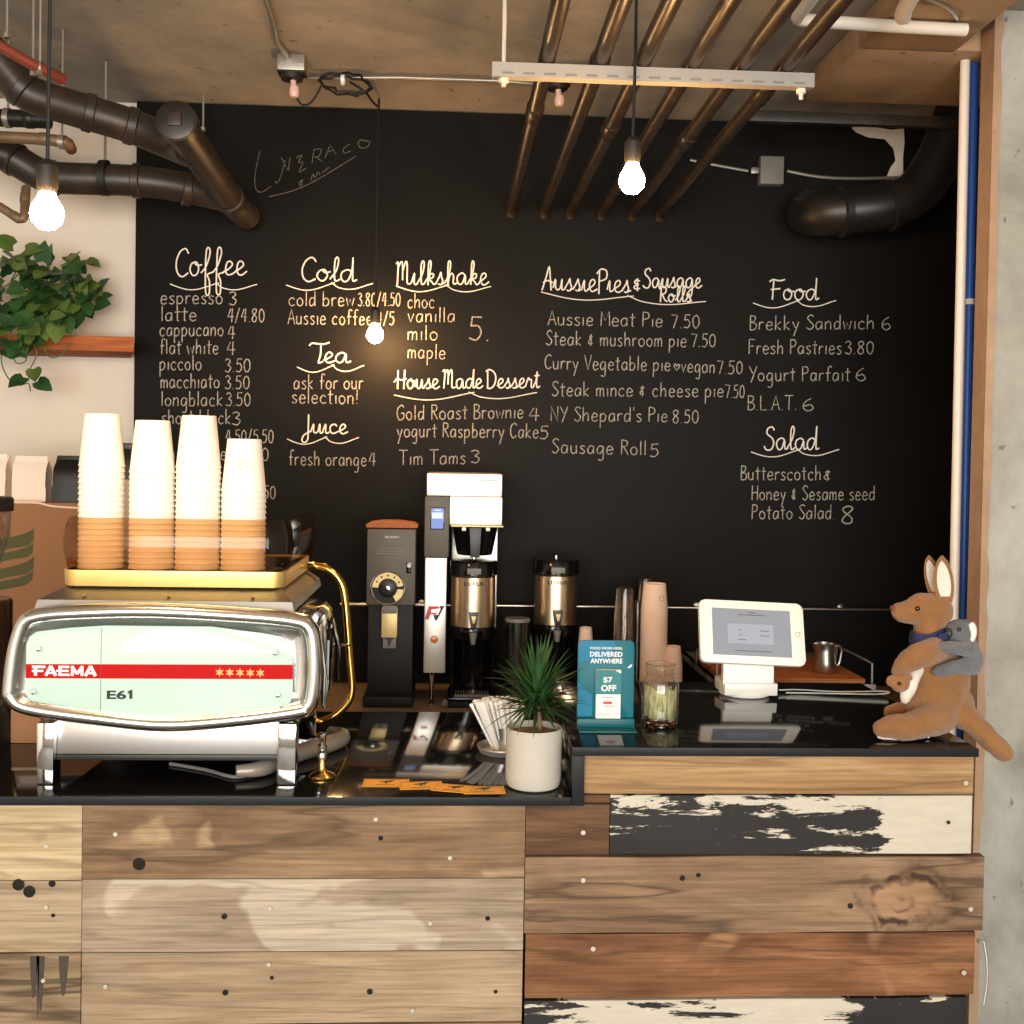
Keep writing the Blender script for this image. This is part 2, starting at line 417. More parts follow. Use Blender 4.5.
GP = {  # print hand: width, strokes ('~' = smooth)
'a': (5, '~4,4.5 2,5 .5,3 1,.5 2.8,.4 4,3|4,5 4.1,.2'), 'b': (5, '.6,9 .6,0|~.6,3.4 2.2,4.8 4,3.4 3.6,.8 1.8,0 .6,.6'),
'c': (4.6, '~4,4 2.4,5 .6,3.4 .8,1 2.4,0 4,.8'), 'd': (5, '~4,4.2 2,5 .5,3 1,.4 2.8,.5 4,3|4,9 4,0'),
'e': (4.8, '~.6,2.6 4,2.9 3.4,4.6 1.8,5 .6,3 1,.6 2.6,0 4.2,.9'), 'f': (3.8, '~4,8.4 3,9.2 1.8,8 1.7,0|.2,4.8 3.4,5'),
'g': (5, '~4,4.4 2,5 .5,3 1,.6 2.8,.6 4,3.4|~4,4.8 4,-2 3,-4 1,-3.4'), 'h': (5, '.6,9 .6,0|~.6,3 2.4,5 3.8,4 3.9,0'),
'i': (2, '1,5 1,0'), 'k': (4.6, '.6,9 .6,0|3.6,5 .7,2.4 3.8,0'), 'l': (1.9, '.8,9 .8,0'),
'm': (6.2, '.5,5 .5,0|~.5,3.4 1.8,5 2.8,4 2.9,0|~2.9,3.4 4.2,5 5.2,4 5.3,0'), 'n': (4.7, '.5,5 .5,0|~.5,3.2 2.2,5 3.6,4 3.7,0'),
'o': (4.9, '~2.3,5 .6,3.6 .7,1.2 2.3,0 4,1.2 4,3.6 2.3,5'), 'p': (5, '.6,5 .6,-4|~.6,3.4 2.2,5 4,3.6 3.6,1 2,.1 .6,.8'),
'r': (3.7, '.6,5 .6,0|~.6,3 1.8,4.8 3.4,4.6'), 's': (4, '~3.4,4.4 2,5 .7,4 2,2.7 3.4,1.4 2.2,0 .4,.6'),
't': (3.6, '1.6,8 1.6,.3 2.6,0|0,5.4 3.4,5.6'), 'u': (4.7, '~.5,5 .6,1.2 2,0 3.6,1.4 3.7,5|3.7,5 3.8,0'),
'v': (4, '.2,5 1.8,0 3.6,5'), 'w': (5.8, '.2,5 1.4,0 2.8,4 4,0 5.4,5'), 'y': (4.5, '.3,5 2,1|4,5 1,-4'), 'z': (4.2, '.3,5 3.6,5 .3,0 3.8,0'),
'A': (5.2, '0,0 2.6,9 5,0|.8,3.2 4.3,3.4'), 'B': (4.8, '.6,9 .6,0|~.6,9 3.6,8.2 3,5.4 .6,4.9|~.6,4.9 4.2,3.6 3.8,.6 .6,0'),
'C': (5.4, '~5,7.6 3.4,9 1,7 .6,3 2.4,0 5,1.4'), 'F': (4.8, '.6,9 .6,0|.6,9 4.6,9|.6,4.8 3.8,5'),
'G': (5.6, '~5,7.6 3.4,9 1,7 .6,3 2.4,0 4.8,1.2 5,4 3,4'), 'H': (5.4, '.6,9 .6,0|4.8,9 4.8,0|.6,4.6 4.8,4.8'),
'K': (5, '.6,9 .6,0|4.2,8.5 .7,4 4.6,0'), 'L': (4.6, '.6,9 .6,0 4.4,0'), 'M': (6.2, '.4,0 .6,9 3,3.5 5.4,9 5.8,0'), 'N': (5.4, '.5,0 .5,9 4.8,0 4.8,9'),
'P': (4.8, '.6,9 .6,0|~.6,9 3.8,8.4 3.8,5.4 .6,4.4'), 'R': (5, '.6,9 .6,0|~.6,9 3.8,8.4 3.6,5.6 .6,4.8|1.8,4.8 4.6,0'),
'S': (4.8, '~4.4,7.8 2.8,9 .8,7.4 2.4,5 4.4,2.6 2.6,0 .4,1.2'), 'T': (5.4, '0,9 5.4,9|2.6,9 2.6,0'), 'V': (5, '.2,9 2.6,0 5,9'), 'Y': (5, '.2,9 2.6,4.6|5,9 1.4,-1'),
'0': (5, '~2.4,8 .7,6 .7,2 2.4,0 4.1,2 4.1,6 2.4,8'), '3': (4.4, '~.5,7 2.2,8 3.8,6.4 2,4.4|~2,4.4 4,2.8 2.8,.1 .3,.8'), '4': (5, '2.2,8 .3,3 4.6,3.2|3.4,8 3.2,0'),
'5': (4.6, '4.2,8 1.2,8 .8,4.8|~.8,4.8 3,5 4,2.6 2.6,.2 .3,.6'), '6': (4.8, '~3.4,8 1.2,5.6 .6,2 2.2,0 4,1.6 3,4 .9,3'), '7': (4.6, '.2,8 4.2,8 1.8,0'),
'8': (5, '~2.6,8 1,7 1.2,5.4 3.8,3 3.8,.8 2.2,0 .8,1.4 1.4,3.4 3.8,6 3.8,7.4 2.6,8'), '.': (1.5, '.5,.3 .9,.1'), '/': (4, '.2,-.6 3.4,8.6'), '!': (2, '1,8.6 .9,2.4|.9,.6 .95,.1'),
"'": (1.4, '.7,9 .6,7'), '&': (4.6, '~3.4,5.4 1.6,6 1.4,4.6 2.6,4|~2.6,4 .8,3 1.2,1.2 3.4,1.6|2.3,7 2.2,0'), '*': (5, '~2.4,1 .4,3.4 .9,5 2.4,3.8 3.9,5 4.4,3.4 2.4,1'), ' ': (2.6, '')}
GS = {  # joined brush script for the headings
'a': (6, '~4.5,4 3,5 1,4 .5,2 1.5,.2 3.2,.8 4.5,4 4.6,1 5.3,.3 6.5,1'), 'c': (4.7, '~4,4 2.8,5 1,4 .5,2 1.5,.3 3.2,.3 5,1.3'),
'd': (6, '~4.5,4 3,5 1,4 .5,2 1.5,.2 3.2,.8 4.6,5 5,10 4.8,1.5 5.3,.3 6.5,1'), 'e': (4.6, '~0,1.2 2,2.2 3.6,3.6 3,4.9 1.6,4.6 .8,2.6 1.3,.6 2.8,.1 5,1.3'),
'f': (4.6, '~0,1 2,3.5 3.6,8 3,10 2,9 1.8,4 1.8,-5 2.4,-7 3.3,-6 3.4,-2 2.6,.3 5,1.2'), 'g': (6, '~4.5,4 3,5 1,4 .5,2 1.5,.2 3.2,.8 4.5,4 4.4,-2 3.4,-4.5 1.6,-4.2 1.6,-2.6 4,-.5 6.3,1'),
'h': (6, '~0,1 2,4 3,8.5 2.4,10 1.7,8 1.6,0|~1.6,0 2.4,3.5 3.8,4.8 4.6,3.5 4.5,1 5.3,.3 6.4,1'), 'i': (3.2, '~0,1 1.4,4.8 1.4,1.2 2.2,.2 3.4,1'),
'k': (5.7, '~0,1 2,4 3,8.5 2.4,10 1.7,8 1.6,0|~1.6,2 3,4.5 4.3,4.4 3.9,2.9 2,2.4 3.6,1.2 4.6,.2 6,1'), 'l': (3.6, '~0,1 2.2,4.5 3.2,8.5 2.5,10 1.7,8 1.6,1.5 2.4,.2 3.8,1'),
'o': (5.2, '~3,5 1.2,4.2 .5,2.2 1.5,.3 3.2,.5 4.2,2.6 3.4,4.6 2.4,4.6 3.6,3.7 5.5,4'), 'r': (5, '~0,1 1.2,4.6 1.8,5.2 2.2,4.2 3.6,4.4 3.4,1.2 4.2,.2 5.2,1'),
's': (4.3, '~0,1 1.8,3.6 2.4,5.2 2.8,3.4 3.4,1.6 2.4,.1 1,.4|2.4,.1 4.6,1'), 't': (3.8, '~0,1 1.5,4 2,8.5 1.8,2 2.4,.2 4,1|.3,6.2 3.6,6.6'),
'u': (6, '~0,1 1.2,4.8 1.2,1.4 2.2,.2 3.6,1.2 4.4,4.8 4.5,1.2 5.2,.2 6.2,1'),
'C': (5.6, '~5.5,8 4.2,9.8 2,8.6 .6,5 1,1.4 3,-.2 5.5,1'), 'T': (4.6, '~-1,8.2 0,9.3 2,9.2 4.5,8.9 7,9.6|~3.6,9 3.4,4 2.6,.6 3.2,0 4.5,.8'),
'J': (5, '~3.6,9.8 3.6,2 3.2,-3.5 1.6,-5 .3,-3.6 1.5,-1 5,1'), 'M': (8, '~0,8.5 .8,9.6 1.2,8 .8,0|~1,7 2.6,9.6 3.4,8 3.4,2|~3.4,6 5,9.6 5.8,8 5.8,1.2 7,.4 8,1'),
'H': (6.7, '1.4,9.6 1.2,0|5.5,9.8 5.2,0|~-.8,3.4 1,5.4 3.5,4.6 6.8,5.4'), 'D': (6.8, '1,9 1,0|~-.2,8.6 2,9.6 5,8 6,5 5,1.4 2.5,-.2 .4,.4'),
'A': (6, '~.2,0 2.5,6 3.8,9.8 4.4,5 5,0|~.8,3 3,4 5.8,3.2'), 'P': (5.2, '1.2,9 1,-1|~-.2,7.6 2,9.6 4.8,8.8 4.6,5.6 1.2,4.4'),
'S': (6, '~5.2,8.4 4,9.8 1.8,9 1.6,6.8 4,5 5,2.6 3.6,.2 1.2,.2 .2,1.6'), 'R': (6, '1.2,9 1,0|~-.2,8 2,9.6 4.6,8.6 4.2,5.8 1.2,4.8|~2,4.8 4,1.4 6,.2'),
'F': (5.6, '1.6,9 1.2,0|~-.4,8.4 1.4,9.3 4,8.8 6.8,9.4|.2,4.8 4.6,5.2'), '&': (4, '~3,5 1.4,5.4 1,4 2.4,3.2 .8,2.2 1,.8 3,.8|2,6.6 2,-.6'), ' ': (2.2, '')}
def strokes(s, font):
    x = 0; out = []
    for ch in s:
        w, g = font[ch]
        for st in (g.split('|') if g else []):
            sm = st[0] == '~'
            p = [tuple(map(float, q.split(','))) for q in st.lstrip('~').split()]
            p = [V((x+a+random.uniform(-.12, .12), c+random.uniform(-.12, .12), 0)) for a, c in p]
            out.append(catmull(p, 4) if sm else p)
        x += w+(.75 if font is GP else 0)
    return out, x
YT = YBD-.0015
_yo = [0]
def yoff():
    _yo[0] = (_yo[0]+1) % 400
    return YT-_yo[0]*2.5e-6
def write(bm, s, x0, x1, y0, y1, font, u=1.6, w=1.35):
    """chalk a line whose baseline runs from (x0,y0) to (x1,y1); u = letter unit, w = stroke width (both in board pixels)"""
    st, tot = strokes(s, font)
    mx = max(p.x for l in st for p in l); mn = min(p.x for l in st for p in l)
    a, c = at(x0, y0, YT), at(x1, y1, YT); dx = c-a; k = YT/F
    for l in st:
        pts = [a+dx*((p.x-mn)/(mx-mn))+V((0, 0, p.y*u*k)) for p in l]
        ribbon(bm, [(p.x, yoff(), p.z) for p in pts], w*k)
def swash(bm, x0, y0, x1, y1, w=1.0):
    a, c = at(x0, y0, YT), at(x1, y1, YT); k = YT/F; n = 24
    for (t0, t1, s) in ((0, .56, 1), (.52, 1, .8)):
        pts = []
        for i in range(n+1):
            t = i/n; p = a.lerp(c, t0+(t1-t0)*t); e = -math.sin(t*PI*1.35-.25)*4.2*s*k
            if t0 > 0 and t < .15: e += (.15-t)*18*k
            pts.append((p.x, yoff(), p.z+e))
        ribbon(bm, pts, w*k)
H, I = 'h', 'i'
MENU = {
 'coffee_menu': [(H, 'Coffee', 176, 247, 276, 275, 2.75), (I, 'espresso', 161, 222, 304, 304), (I, '3', 229, 236, 305, 305), (I, 'latte', 162, 196, 321, 321), (I, '4/4.80', 228, 264, 322, 322),
   (I, 'cappucano', 160, 223, 336, 336), (I, '4', 228, 235, 339, 339), (I, 'flat white', 160, 218, 354, 354), (I, '4', 227, 235, 355, 355), (I, 'piccolo', 160, 201, 370, 370), (I, '3.50', 225, 250, 372, 372),
   (I, 'macchiato', 161, 219, 388, 388), (I, '3.50', 225, 249, 389, 389), (I, 'longblack', 162, 222, 406, 406), (I, '3.50', 226, 250, 406, 406), (I, 'short black', 162, 230, 424, 424), (I, '3', 232, 240, 425, 425),
   (I, 'h', 162, 169, 443, 443), (I, '4.50/5.50', 226, 273, 443, 443), (I, 'm', 163, 174, 460, 460), (I, 'ze', 214, 226, 460, 460), (I, '5.50', 243, 268, 461, 461), (I, '50', 264, 275, 499, 499), ('s', 170, 285, 257, 287)],
 'cold_menu': [(H, 'Cold', 302, 357, 281, 282, 2.4), (I, 'cold brew', 289, 354, 306, 306), (I, '3.80/4.50', 358, 400, 306, 306), (I, 'Aussie coffee', 288, 372, 324, 325), (I, '4/5', 377, 394, 325, 325), ('s', 286, 286, 373, 286)],
 'tea_menu': [(H, 'Tea', 309, 351, 363, 363, 2.1), (I, 'ask for our', 294, 363, 389, 389), (I, 'selection!', 292, 357, 403, 404), ('s', 297, 368, 364, 368)],
 'juice_menu': [(H, 'Juice', 302, 348, 433, 434, 1.9), (I, 'fresh orange', 289, 366, 465, 466), (I, '4', 369, 376, 466, 466), ('s', 287, 440, 359, 440)],
 'milkshake_menu': [(H, 'Milkshake', 396, 489, 285, 285, 2.4), (I, 'choc', 408, 434, 308, 308), (I, 'vanilla', 408, 454, 322, 322), (I, 'milo', 408, 437, 340, 340), (I, 'maple', 408, 445, 358, 359), (I, '5.', 469, 488, 340, 341, 2.9), ('s', 396, 287, 491, 289)],
 'dessert_menu': [(H, 'House Made Dessert', 394, 540, 389, 388, 1.95), (I, 'Gold Roast Brownie', 397, 523, 420, 418), (I, '4', 529, 539, 421, 421), (I, 'yogurt Raspberry Cake', 397, 538, 437, 438), (I, '5', 540, 548, 439, 439), (I, 'Tim Tams', 399, 465, 465, 464), (I, '3', 471, 479, 463, 463), ('s', 394, 396, 537, 395)],
 'pie_menu': [(H, 'AussiePies', 542, 631, 290, 293, 2.4), (H, '&', 634, 640, 290, 290, 1.8), (H, 'Sausage', 643, 702, 288, 288, 2.0), (H, 'Rolls', 659, 692, 302, 302, 1.6), ('s', 541, 293, 706, 304),
   (I, 'Aussie Meat Pie', 548, 662, 325, 327), (I, '7.50', 671, 699, 328, 328), (I, 'Steak & mushroom pie', 546, 686, 345, 347), (I, '7.50', 691, 715, 347, 347), (I, 'Curry Vegetable pie', 545, 670, 369, 371), (I, '*vegan', 674, 714, 372, 373), (I, '7.50', 717, 742, 374, 374),
   (I, 'Steak mince & cheese pie', 552, 723, 396, 397), (I, '7.50', 725, 744, 398, 398), (I, "NY Shepard's Pie", 551, 667, 421, 422), (I, '8.50', 673, 698, 423, 423), (I, 'Sausage Roll', 552, 645, 453, 455), (I, '5', 650, 658, 457, 457)],
 'food_menu': [(H, 'Food', 769, 819, 300, 300, 2.2), (I, 'Brekky Sandwich', 750, 873, 330, 329), (I, '6', 882, 890, 330, 330), (I, 'Fresh Pastries', 749, 841, 354, 354), (I, '3.80', 845, 873, 354, 354), (I, 'Yogurt Parfait', 749, 850, 381, 381), (I, '6', 856, 865, 381, 381), (I, 'B.L.A.T.', 748, 796, 410, 410), (I, '6', 803, 813, 411, 411), ('s', 753, 304, 836, 303)],
 'salad_menu': [(H, 'Salad', 764, 819, 450, 450, 2.4), (I, 'Butterscotch', 741, 820, 480, 480), (I, '&', 824, 830, 481, 481), (I, 'Honey & Sesame seed', 752, 874, 500, 500), (I, 'Potato Salad.', 752, 834, 519, 519), (I, '8', 842, 852, 524, 524, 2.3), ('s', 751, 453, 839, 452)],
}
for nm, items in MENU.items():
    hb = B(); lines = []
    for it in items:
        if it[0] == 's': swash(hb, *it[1:]); continue
        kind, s, x0, x1, y0, y1 = it[:6]; u = it[6] if len(it) > 6 else 1.62
        if kind == H: write(hb, s, x0, x1, y0, y1, GS, u, 1.45); continue
        lines.append((y0, B()))
        write(lines[-1][1], s, x0, x1, y0, y1, GP, u, 1.08 if u < 2 else 1.5)
    o = obj(nm, hb, 'chalk_bold', chalkboard, 0, recalc=False)
    for y, b in lines: obj('menu_lettering', b, 'chalk', o, 0, recalc=False)
# faint signature high on the board
b = B(); k = YT/F
for st in ('~260,150 255,175 256,189 262,192 271,186', '~285,160 281,176 277,183 275,181', '~281,157 288,170 289,164 290,158', '~296,158 302,155 298,163 303,162 299,172 306,168', '312,163 314,149|x', '~313,150 321,149 319,156 314,157', '316,157 323,162', '325,158 330,145 336,154', '327,152 334,150',
           '~350,144 344,148 344,153 351,151', '~358,144 360,140 366,141 370,142 367,147 361,148 358,144', '~268,197 295,190 320,178 356,156', '~298,183 303,180 299,186 303,184', '~311,180 313,174 315,178 318,172 320,175', '~322,173 326,170 327,168 330,168'):
    st = st.split('|')[0]; sm = st[0] == '~'
    p = [at(*map(float, q.split(',')), YT) for q in st.lstrip('~').split()]
    ribbon(b, catmull(p, 4) if sm else p, .9*k)
obj('signature', b, 'chalk_faint', chalkboard, 0, recalc=False)

# ------------------------------------------------------------------ counters
M['worktop'] = simple('worktop', (23, 22, 22), .07, 0, .1, 8)
M['worktop'].node_tree.nodes['Principled BSDF'].inputs['Specular IOR Level'].default_value = .5
M['worktop_edge'] = simple('worktop_edge', (34, 36, 39), .4, 0, .08, 8, Specular_IOR_Level=.15)
def zf(py, px=300): return at(px, py, YF).z
def xf_(px): return at(px, 800, YF).x
M['laminate'] = simple('laminate', (142, 122, 102), .45, 0, .15, 12)
b = B(); box(b, -2.6, 1.62, 3.3, YBD-.001, ZB-.04, ZB, .004); box(b, -2.6, 1.62, 3.34, YBD-.001, .08, ZB-.04, mi=1); box(b, -2.6, 1.62, 3.40, YBD-.001, 0, .08, mi=1)
tag(obj('back_counter', b, ['laminate', 'black_matte']), 'low brown counter along the chalkboard wall carrying the grinder and brewer', 'counter')
XS0, XS1, XR = xf_(572), xf_(584), xf_(978)
TH = ZL-zf(806)
b = B(); box(b, -2.1, XS0-.001, YF, YBL, ZL-TH, ZL, .002)
for f in b.faces:
    if f.normal.y < -.5: f.material_index = 1
tag(obj('worktop', b, ['worktop', 'worktop_edge']), 'glossy black lower worktop under the espresso machine', 'worktop')
b = B(); box(b, XS0, XR, YF, YBR, ZR-TH, ZR, .002); box(b, XS0, XS1, YF, YBR, ZL-TH, ZR-TH, .001)
for f in b.faces:
    if f.normal.y < -.5: f.material_index = 1
tag(obj('worktop', b, ['worktop', 'worktop_edge']), 'glossy black raised worktop stepping up beside the potted plant', 'worktop')

def scorch():
    m = N('scorch'); tr = m.n('ShaderNodeBsdfTransparent'); mx = m.n('ShaderNodeMixShader'); f = m.noise(m.coord((1, 1, 2)), 38, 6, .7)
    m.col(lin((74, 54, 40))); m.set(Roughness=.8); r = m.ramp(f, [(.36, .0), (.6, .85)])
    m.l(r, mx.inputs['Fac']); m.l(tr.outputs[0], mx.inputs[1]); m.l(m.b.outputs[0], mx.inputs[2]); m.l(mx.outputs[0], m.out.inputs['Surface']); return m.m
def peel(name, white, black, seed, thr=.5, side=0):
    m = N(name)
    a = m.noise(m.coord((2.2, 1, 13), (seed, 0, seed)), 2.2, 12, .72, .4)
    g = m.noise(m.coord((1, 1, 1), (seed, 2, 0)), 1.9, 3, .5)
    s = m.n('ShaderNodeMath', operation='MULTIPLY_ADD'); m.l(g, s.inputs[0]); s.inputs[1].default_value = .7; s.inputs[2].default_value = -.35
    q = m.n('ShaderNodeMath', operation='ADD'); m.l(a, q.inputs[0]); m.l(s.outputs[0], q.inputs[1])
    if side:   # paint survives at the counter end and along the upper edge, worn off elsewhere
        tc = m.n('ShaderNodeTexCoord'); sp_ = m.n('ShaderNodeSeparateXYZ'); m.l(tc.outputs['Object'], sp_.inputs[0])
        for ax, lo_, hi_, amt in (('X', side-.03, side+.02, .26), ('Z', zf(850), zf(815), .09)):
            mr = m.n('ShaderNodeMapRange'); mr.inputs['From Min'].default_value = lo_; mr.inputs['From Max'].default_value = hi_; mr.inputs['To Max'].default_value = amt; m.l(sp_.outputs[ax], mr.inputs['Value'])
            q2 = m.n('ShaderNodeMath', operation='ADD'); m.l(q.outputs[0], q2.inputs[0]); m.l(mr.outputs[0], q2.inputs[1]); q = q2
    tone = m.noise(m.coord((6, 6, 30)), 3, 5, .6)
    wh = m.mix(tone, tuple(x*.72 for x in lin(white)), lin(white))
    m.col(m.mix(m.ramp(q.outputs[0], [(thr, 0.), (thr+.012, 1.)]), lin(black), wh)); m.set(Roughness=.7)
    m.bump(q.outputs[0], .3, .003); return m.m
W = {
 'w1': wood('plank_brown', (112, 86, 62), (156, 126, 96), (186, 154, 118), 1.3, 9, patch=(190, 160, 124), pf=.60, ps=3.2, crack=.5),
 'w2': wood('plank_patchy', (146, 126, 104), (176, 156, 132), (196, 178, 154), 2.1, 7, patch=(204, 188, 166), pf=.53, ps=3.4, crack=.25),
 'w3': wood('plank_beige', (156, 132, 104), (182, 158, 128), (198, 174, 144), 3.7, 6, patch=(172, 152, 128), pf=.56, ps=2.0, crack=.3),
 'w4': wood('plank_pale', (178, 152, 112), (206, 182, 142), (222, 202, 164), 4.4, 12, crack=.35),
 'w5': wood('plank_sand', (160, 134, 102), (190, 164, 128), (204, 180, 146), 5.2, 9, patch=(180, 160, 132), pf=.55, crack=.4),
 'w6': wood('plank_weathered', (120, 98, 74), (160, 136, 106), (182, 158, 126), 6.6, 14, crack=.8),
 'w7': wood('plank_honey', (148, 112, 74), (180, 142, 98), (200, 166, 122), 7.1, 13, patch=(216, 186, 140), pf=.63, crack=.35),
 'w8': wood('plank_umber', (84, 60, 44), (116, 84, 60), (138, 104, 78), 8.3, 10, crack=.3),
 'w9': wood('plank_greybrown', (118, 92, 70), (152, 122, 94), (184, 152, 120), 9.9, 6, patch=(206, 176, 144), pf=.61, ps=2.6, crack=.6),
 'w10': wood('plank_rust', (96, 62, 40), (142, 96, 64), (172, 124, 86), 10.7, 9, patch=(172, 128, 92), pf=.58, ps=2.4, crack=.45),
 'p1': peel('peeling_paint', (214, 204, 184), (30, 25, 23), 1.0, .54, (XR-XS1)/2-.17), 'p2': peel('peeling_paint_pale', (214, 204, 184), (30, 25, 23), 5.3, .51),
 'hole': simple('knot_hole', (26, 20, 16), .9), 'screw': simple('screw_head', (206, 196, 176), .4, .3), 'drip': simple('tar_drip', (70, 60, 50), .8, 0, .3, 60),
}
def swirl(mat, cx, cz):
    """dark burl rings and a paler heart growing in the board around (cx, cz)"""
    m = N.__new__(N); m.m = mat; m.t = mat.node_tree; m.b = m.t.nodes['Principled BSDF']; m.out = m.t.nodes['Material Output']
    old = m.b.inputs['Base Color'].links[0].from_socket
    v = m.coord((1, 0, 1.5), (-cx, 0, -cz*1.5)); nz = m.n('ShaderNodeTexNoise'); m.l(m.coord(), nz.inputs['Vector']); nz.inputs['Scale'].default_value = 17; nz.inputs['Detail'].default_value = 5
    off = m.n('ShaderNodeVectorMath', operation='MULTIPLY_ADD'); m.l(nz.outputs['Color'], off.inputs[0]); off.inputs[1].default_value = (.11, 0, .11); m.l(v, off.inputs[2])
    sh = m.n('ShaderNodeVectorMath', operation='SUBTRACT'); m.l(off.outputs[0], sh.inputs[0]); sh.inputs[1].default_value = (.055, 0, .055)
    ln = m.n('ShaderNodeVectorMath', operation='LENGTH'); m.l(sh.outputs[0], ln.inputs[0]); d = ln.outputs['Value']
    base = m.mix(m.ramp(d, [(.0, .35), (.06, .3), (.10, 0.)]), old, lin((206, 160, 118)))
    brk = m.noise(m.coord((1, 1, 1), (3, 0, 8)), 14, 3)
    ring = m.mix(1., m.ramp(d, [(.018, 0.), (.026, .7), (.036, 0.), (.056, 0.), (.070, .95), (.082, .9), (.092, .1), (.104, .5), (.118, 0.)]), m.ramp(brk, [(.36, 0.), (.50, 1.)]), 'MULTIPLY')
    m.col(m.mix(ring, base, lin((58, 40, 30))))
_c = at(908, 903, YF); swirl(W['w9'], _c.x-(XS1+XR)/2, _c.z)
M.update(W)
def plank(bm, x0, x1, z0, z1, mi, jit=.0, wav=0., seed=0):
    """one board with slightly wandering long edges and soft arrises"""
    n = max(2, int((x1-x0)/.05)); yo = YF+.022+jit
    top, bot = [], []
    for i in range(n+1):
        x = x0+(x1-x0)*i/n
        top.append((x, z1-.0012+wav*noise.noise(V((x*4, seed, 1)))))
        bot.append((x, z0+.0012+wav*noise.noise(V((x*4, seed, 7)))))
    prism(bm, bot+top[::-1], yo, yo+.022, mi, .0012)
def disc(bm, px, py, rad, mi, y):
    p = at(px, py, YF); lathe(bm, [(0.0001, -.0012), (rad*.8, -.0012), (rad, 0)], (p.x, y, p.z), 12, mi, 'y')
cu1 = thing('counter_unit', ((-2.1+XS0)/2, YF+.05, 0), 'lower counter front of wide pale and brown reclaimed planks below the espresso machine', 'counter')
cu2 = thing('counter_unit', ((XS1+XR)/2, YF+.05, 0), 'taller counter end with peeling white paint and rust brown reclaimed planks', 'counter')
def local_obj(name, bm, mats, root):
    bmesh.ops.translate(bm, vec=-V(root.location), verts=bm.verts)
    return obj(name, bm, mats, root)
XA, XB = xf_(79), xf_(527); XL = -2.1
b = B(); zb = ZL-TH-.001
rowsA = [(zb, zf(885, 40), 0), (zf(885, 40), zf(958, 40), 1), (zf(958, 40), zf(1032, 40), 2), (zf(1032, 40), .32, 0), (.32, .16, 1), (.16, .004, 2)]
for i, (a, c, m_) in enumerate(rowsA): plank(b, XL, XA-.001, c, a, m_, .002*(i % 2), 0, i)
rowsB = [(zb, zf(883), 3), (zf(883), zf(957), 4), (zf(957), zf(1030), 5), (zf(1030), .33, 3), (.33, .17, 4), (.17, .004, 5)]
for i, (a, c, m_) in enumerate(rowsB): plank(b, XA, XB-.001, c, a, m_, .0015*(i % 3), .0008, i+9)
ys = YF+.0215
for px, py in ((112, 838), (450, 862), (268, 913), (430, 928), (102, 992), (412, 1016), (267, 970), (42, 850), (42, 912), (39, 986), (375, 823)): disc(b, px, py, .0048, 7, ys)
for px, py, r in ((136, 868, .013), (14, 889, .012), (25, 896, .012), (48, 888, .007), (380, 842, .005), (222, 921, .006), (223, 998, .006), (488, 923, .005), (369, 997, .006), (496, 997, .004), (49, 920, .004), (270, 983, .004)): disc(b, px, py, r, 6, ys)
for px, w, l in ((30, .008, 42), (37, .007, 55), (60, .010, 40), (34, .003, 62)):
    p = at(px, 961, YF); k = YF/F; prism(b, [(p.x-w, p.z), (p.x+w, p.z), (p.x+w*.6, p.z-l*k*.6), (p.x+w*.15, p.z-l*k), (p.x-w*.3, p.z-l*k), (p.x-w*.8, p.z-l*k*.5)], ys-.0006, ys+.002, 8)
local_obj('plank_cladding', b, ['w4', 'w5', 'w6', 'w1', 'w2', 'w3', 'hole', 'screw', 'drip'], cu1)
b = B(); box(b, XL, XB-.002, YF+.048, YBL-.01, .002, ZL-TH-.001); local_obj('carcass', b, 'black_matte', cu1)
b = B(); zr = ZR-TH-.001; x980, x990, x984, x612 = XR-.002, xf_(990), xf_(984), xf_(612)
plank(b, XS1+.001, x980, zf(797, 780), zr, 0, -.004, .0008, 31)
plank(b, XB, x612-.001, zf(859, 570), zf(807, 570), 1, 0, 0, 32); plank(b, x612, x980, zf(858, 780), zf(798, 780), 2, -.002, .0012, 33)
plank(b, XS1+.001, x612-.001, zf(807, 590), zf(798, 590), 1, 0.001, 0, 36)
plank(b, XB, x990, zf(936, 780), zf(859, 780), 3, -.006, .003, 34); plank(b, XB+.004, x984, zf(1002, 780), zf(937, 780), 4, 0, .0022, 35)
plank(b, XB+.004, x980, zf(1060, 780), zf(1003, 780), 5, -.003, .001, 36)
for i, (a, c, m_) in enumerate(((zf(1060, 780), .3, 3), (.3, .15, 4), (.15, .004, 1))): plank(b, XB+.003, x980, c, a, m_, 0, 0, 40+i)
for px, py in ((584, 835), (584, 883), (594, 952), (969, 785), (974, 912), (967, 976)): disc(b, px, py, .0055, 7, YF+.0135)
for px, py, r in ((700, 878, .005), (684, 881, .006), (853, 909, .006), (952, 825, .004)): disc(b, px, py, r, 6, YF+.0152)
local_obj('plank_cladding', b, ['w7', 'w8', 'p1', 'w9', 'w10', 'p2', 'hole', 'screw'], cu2)
b = B(); box(b, XB+.006, XS1, YF+.048, YBR-.01, .002, ZL-TH-.001); box(b, XS1+.002, XR-.006, YF+.048, YBR-.01, .002, ZR-TH-.001); local_obj('carcass', b, 'black_matte', cu2)
# bead chain hanging at the counter end
b = B()
for i in range(34):
    t = i/33; p = at(984+3.5*math.sin(t*PI), 942+62*t, YF+.005); ell(b, p, (.0028, .0028, .0028), n=6)
tag(obj('hanging_bead_chain', b, 'steel'), 'thin steel bead chain hanging at the plank counter end', 'chain', kind='thing')
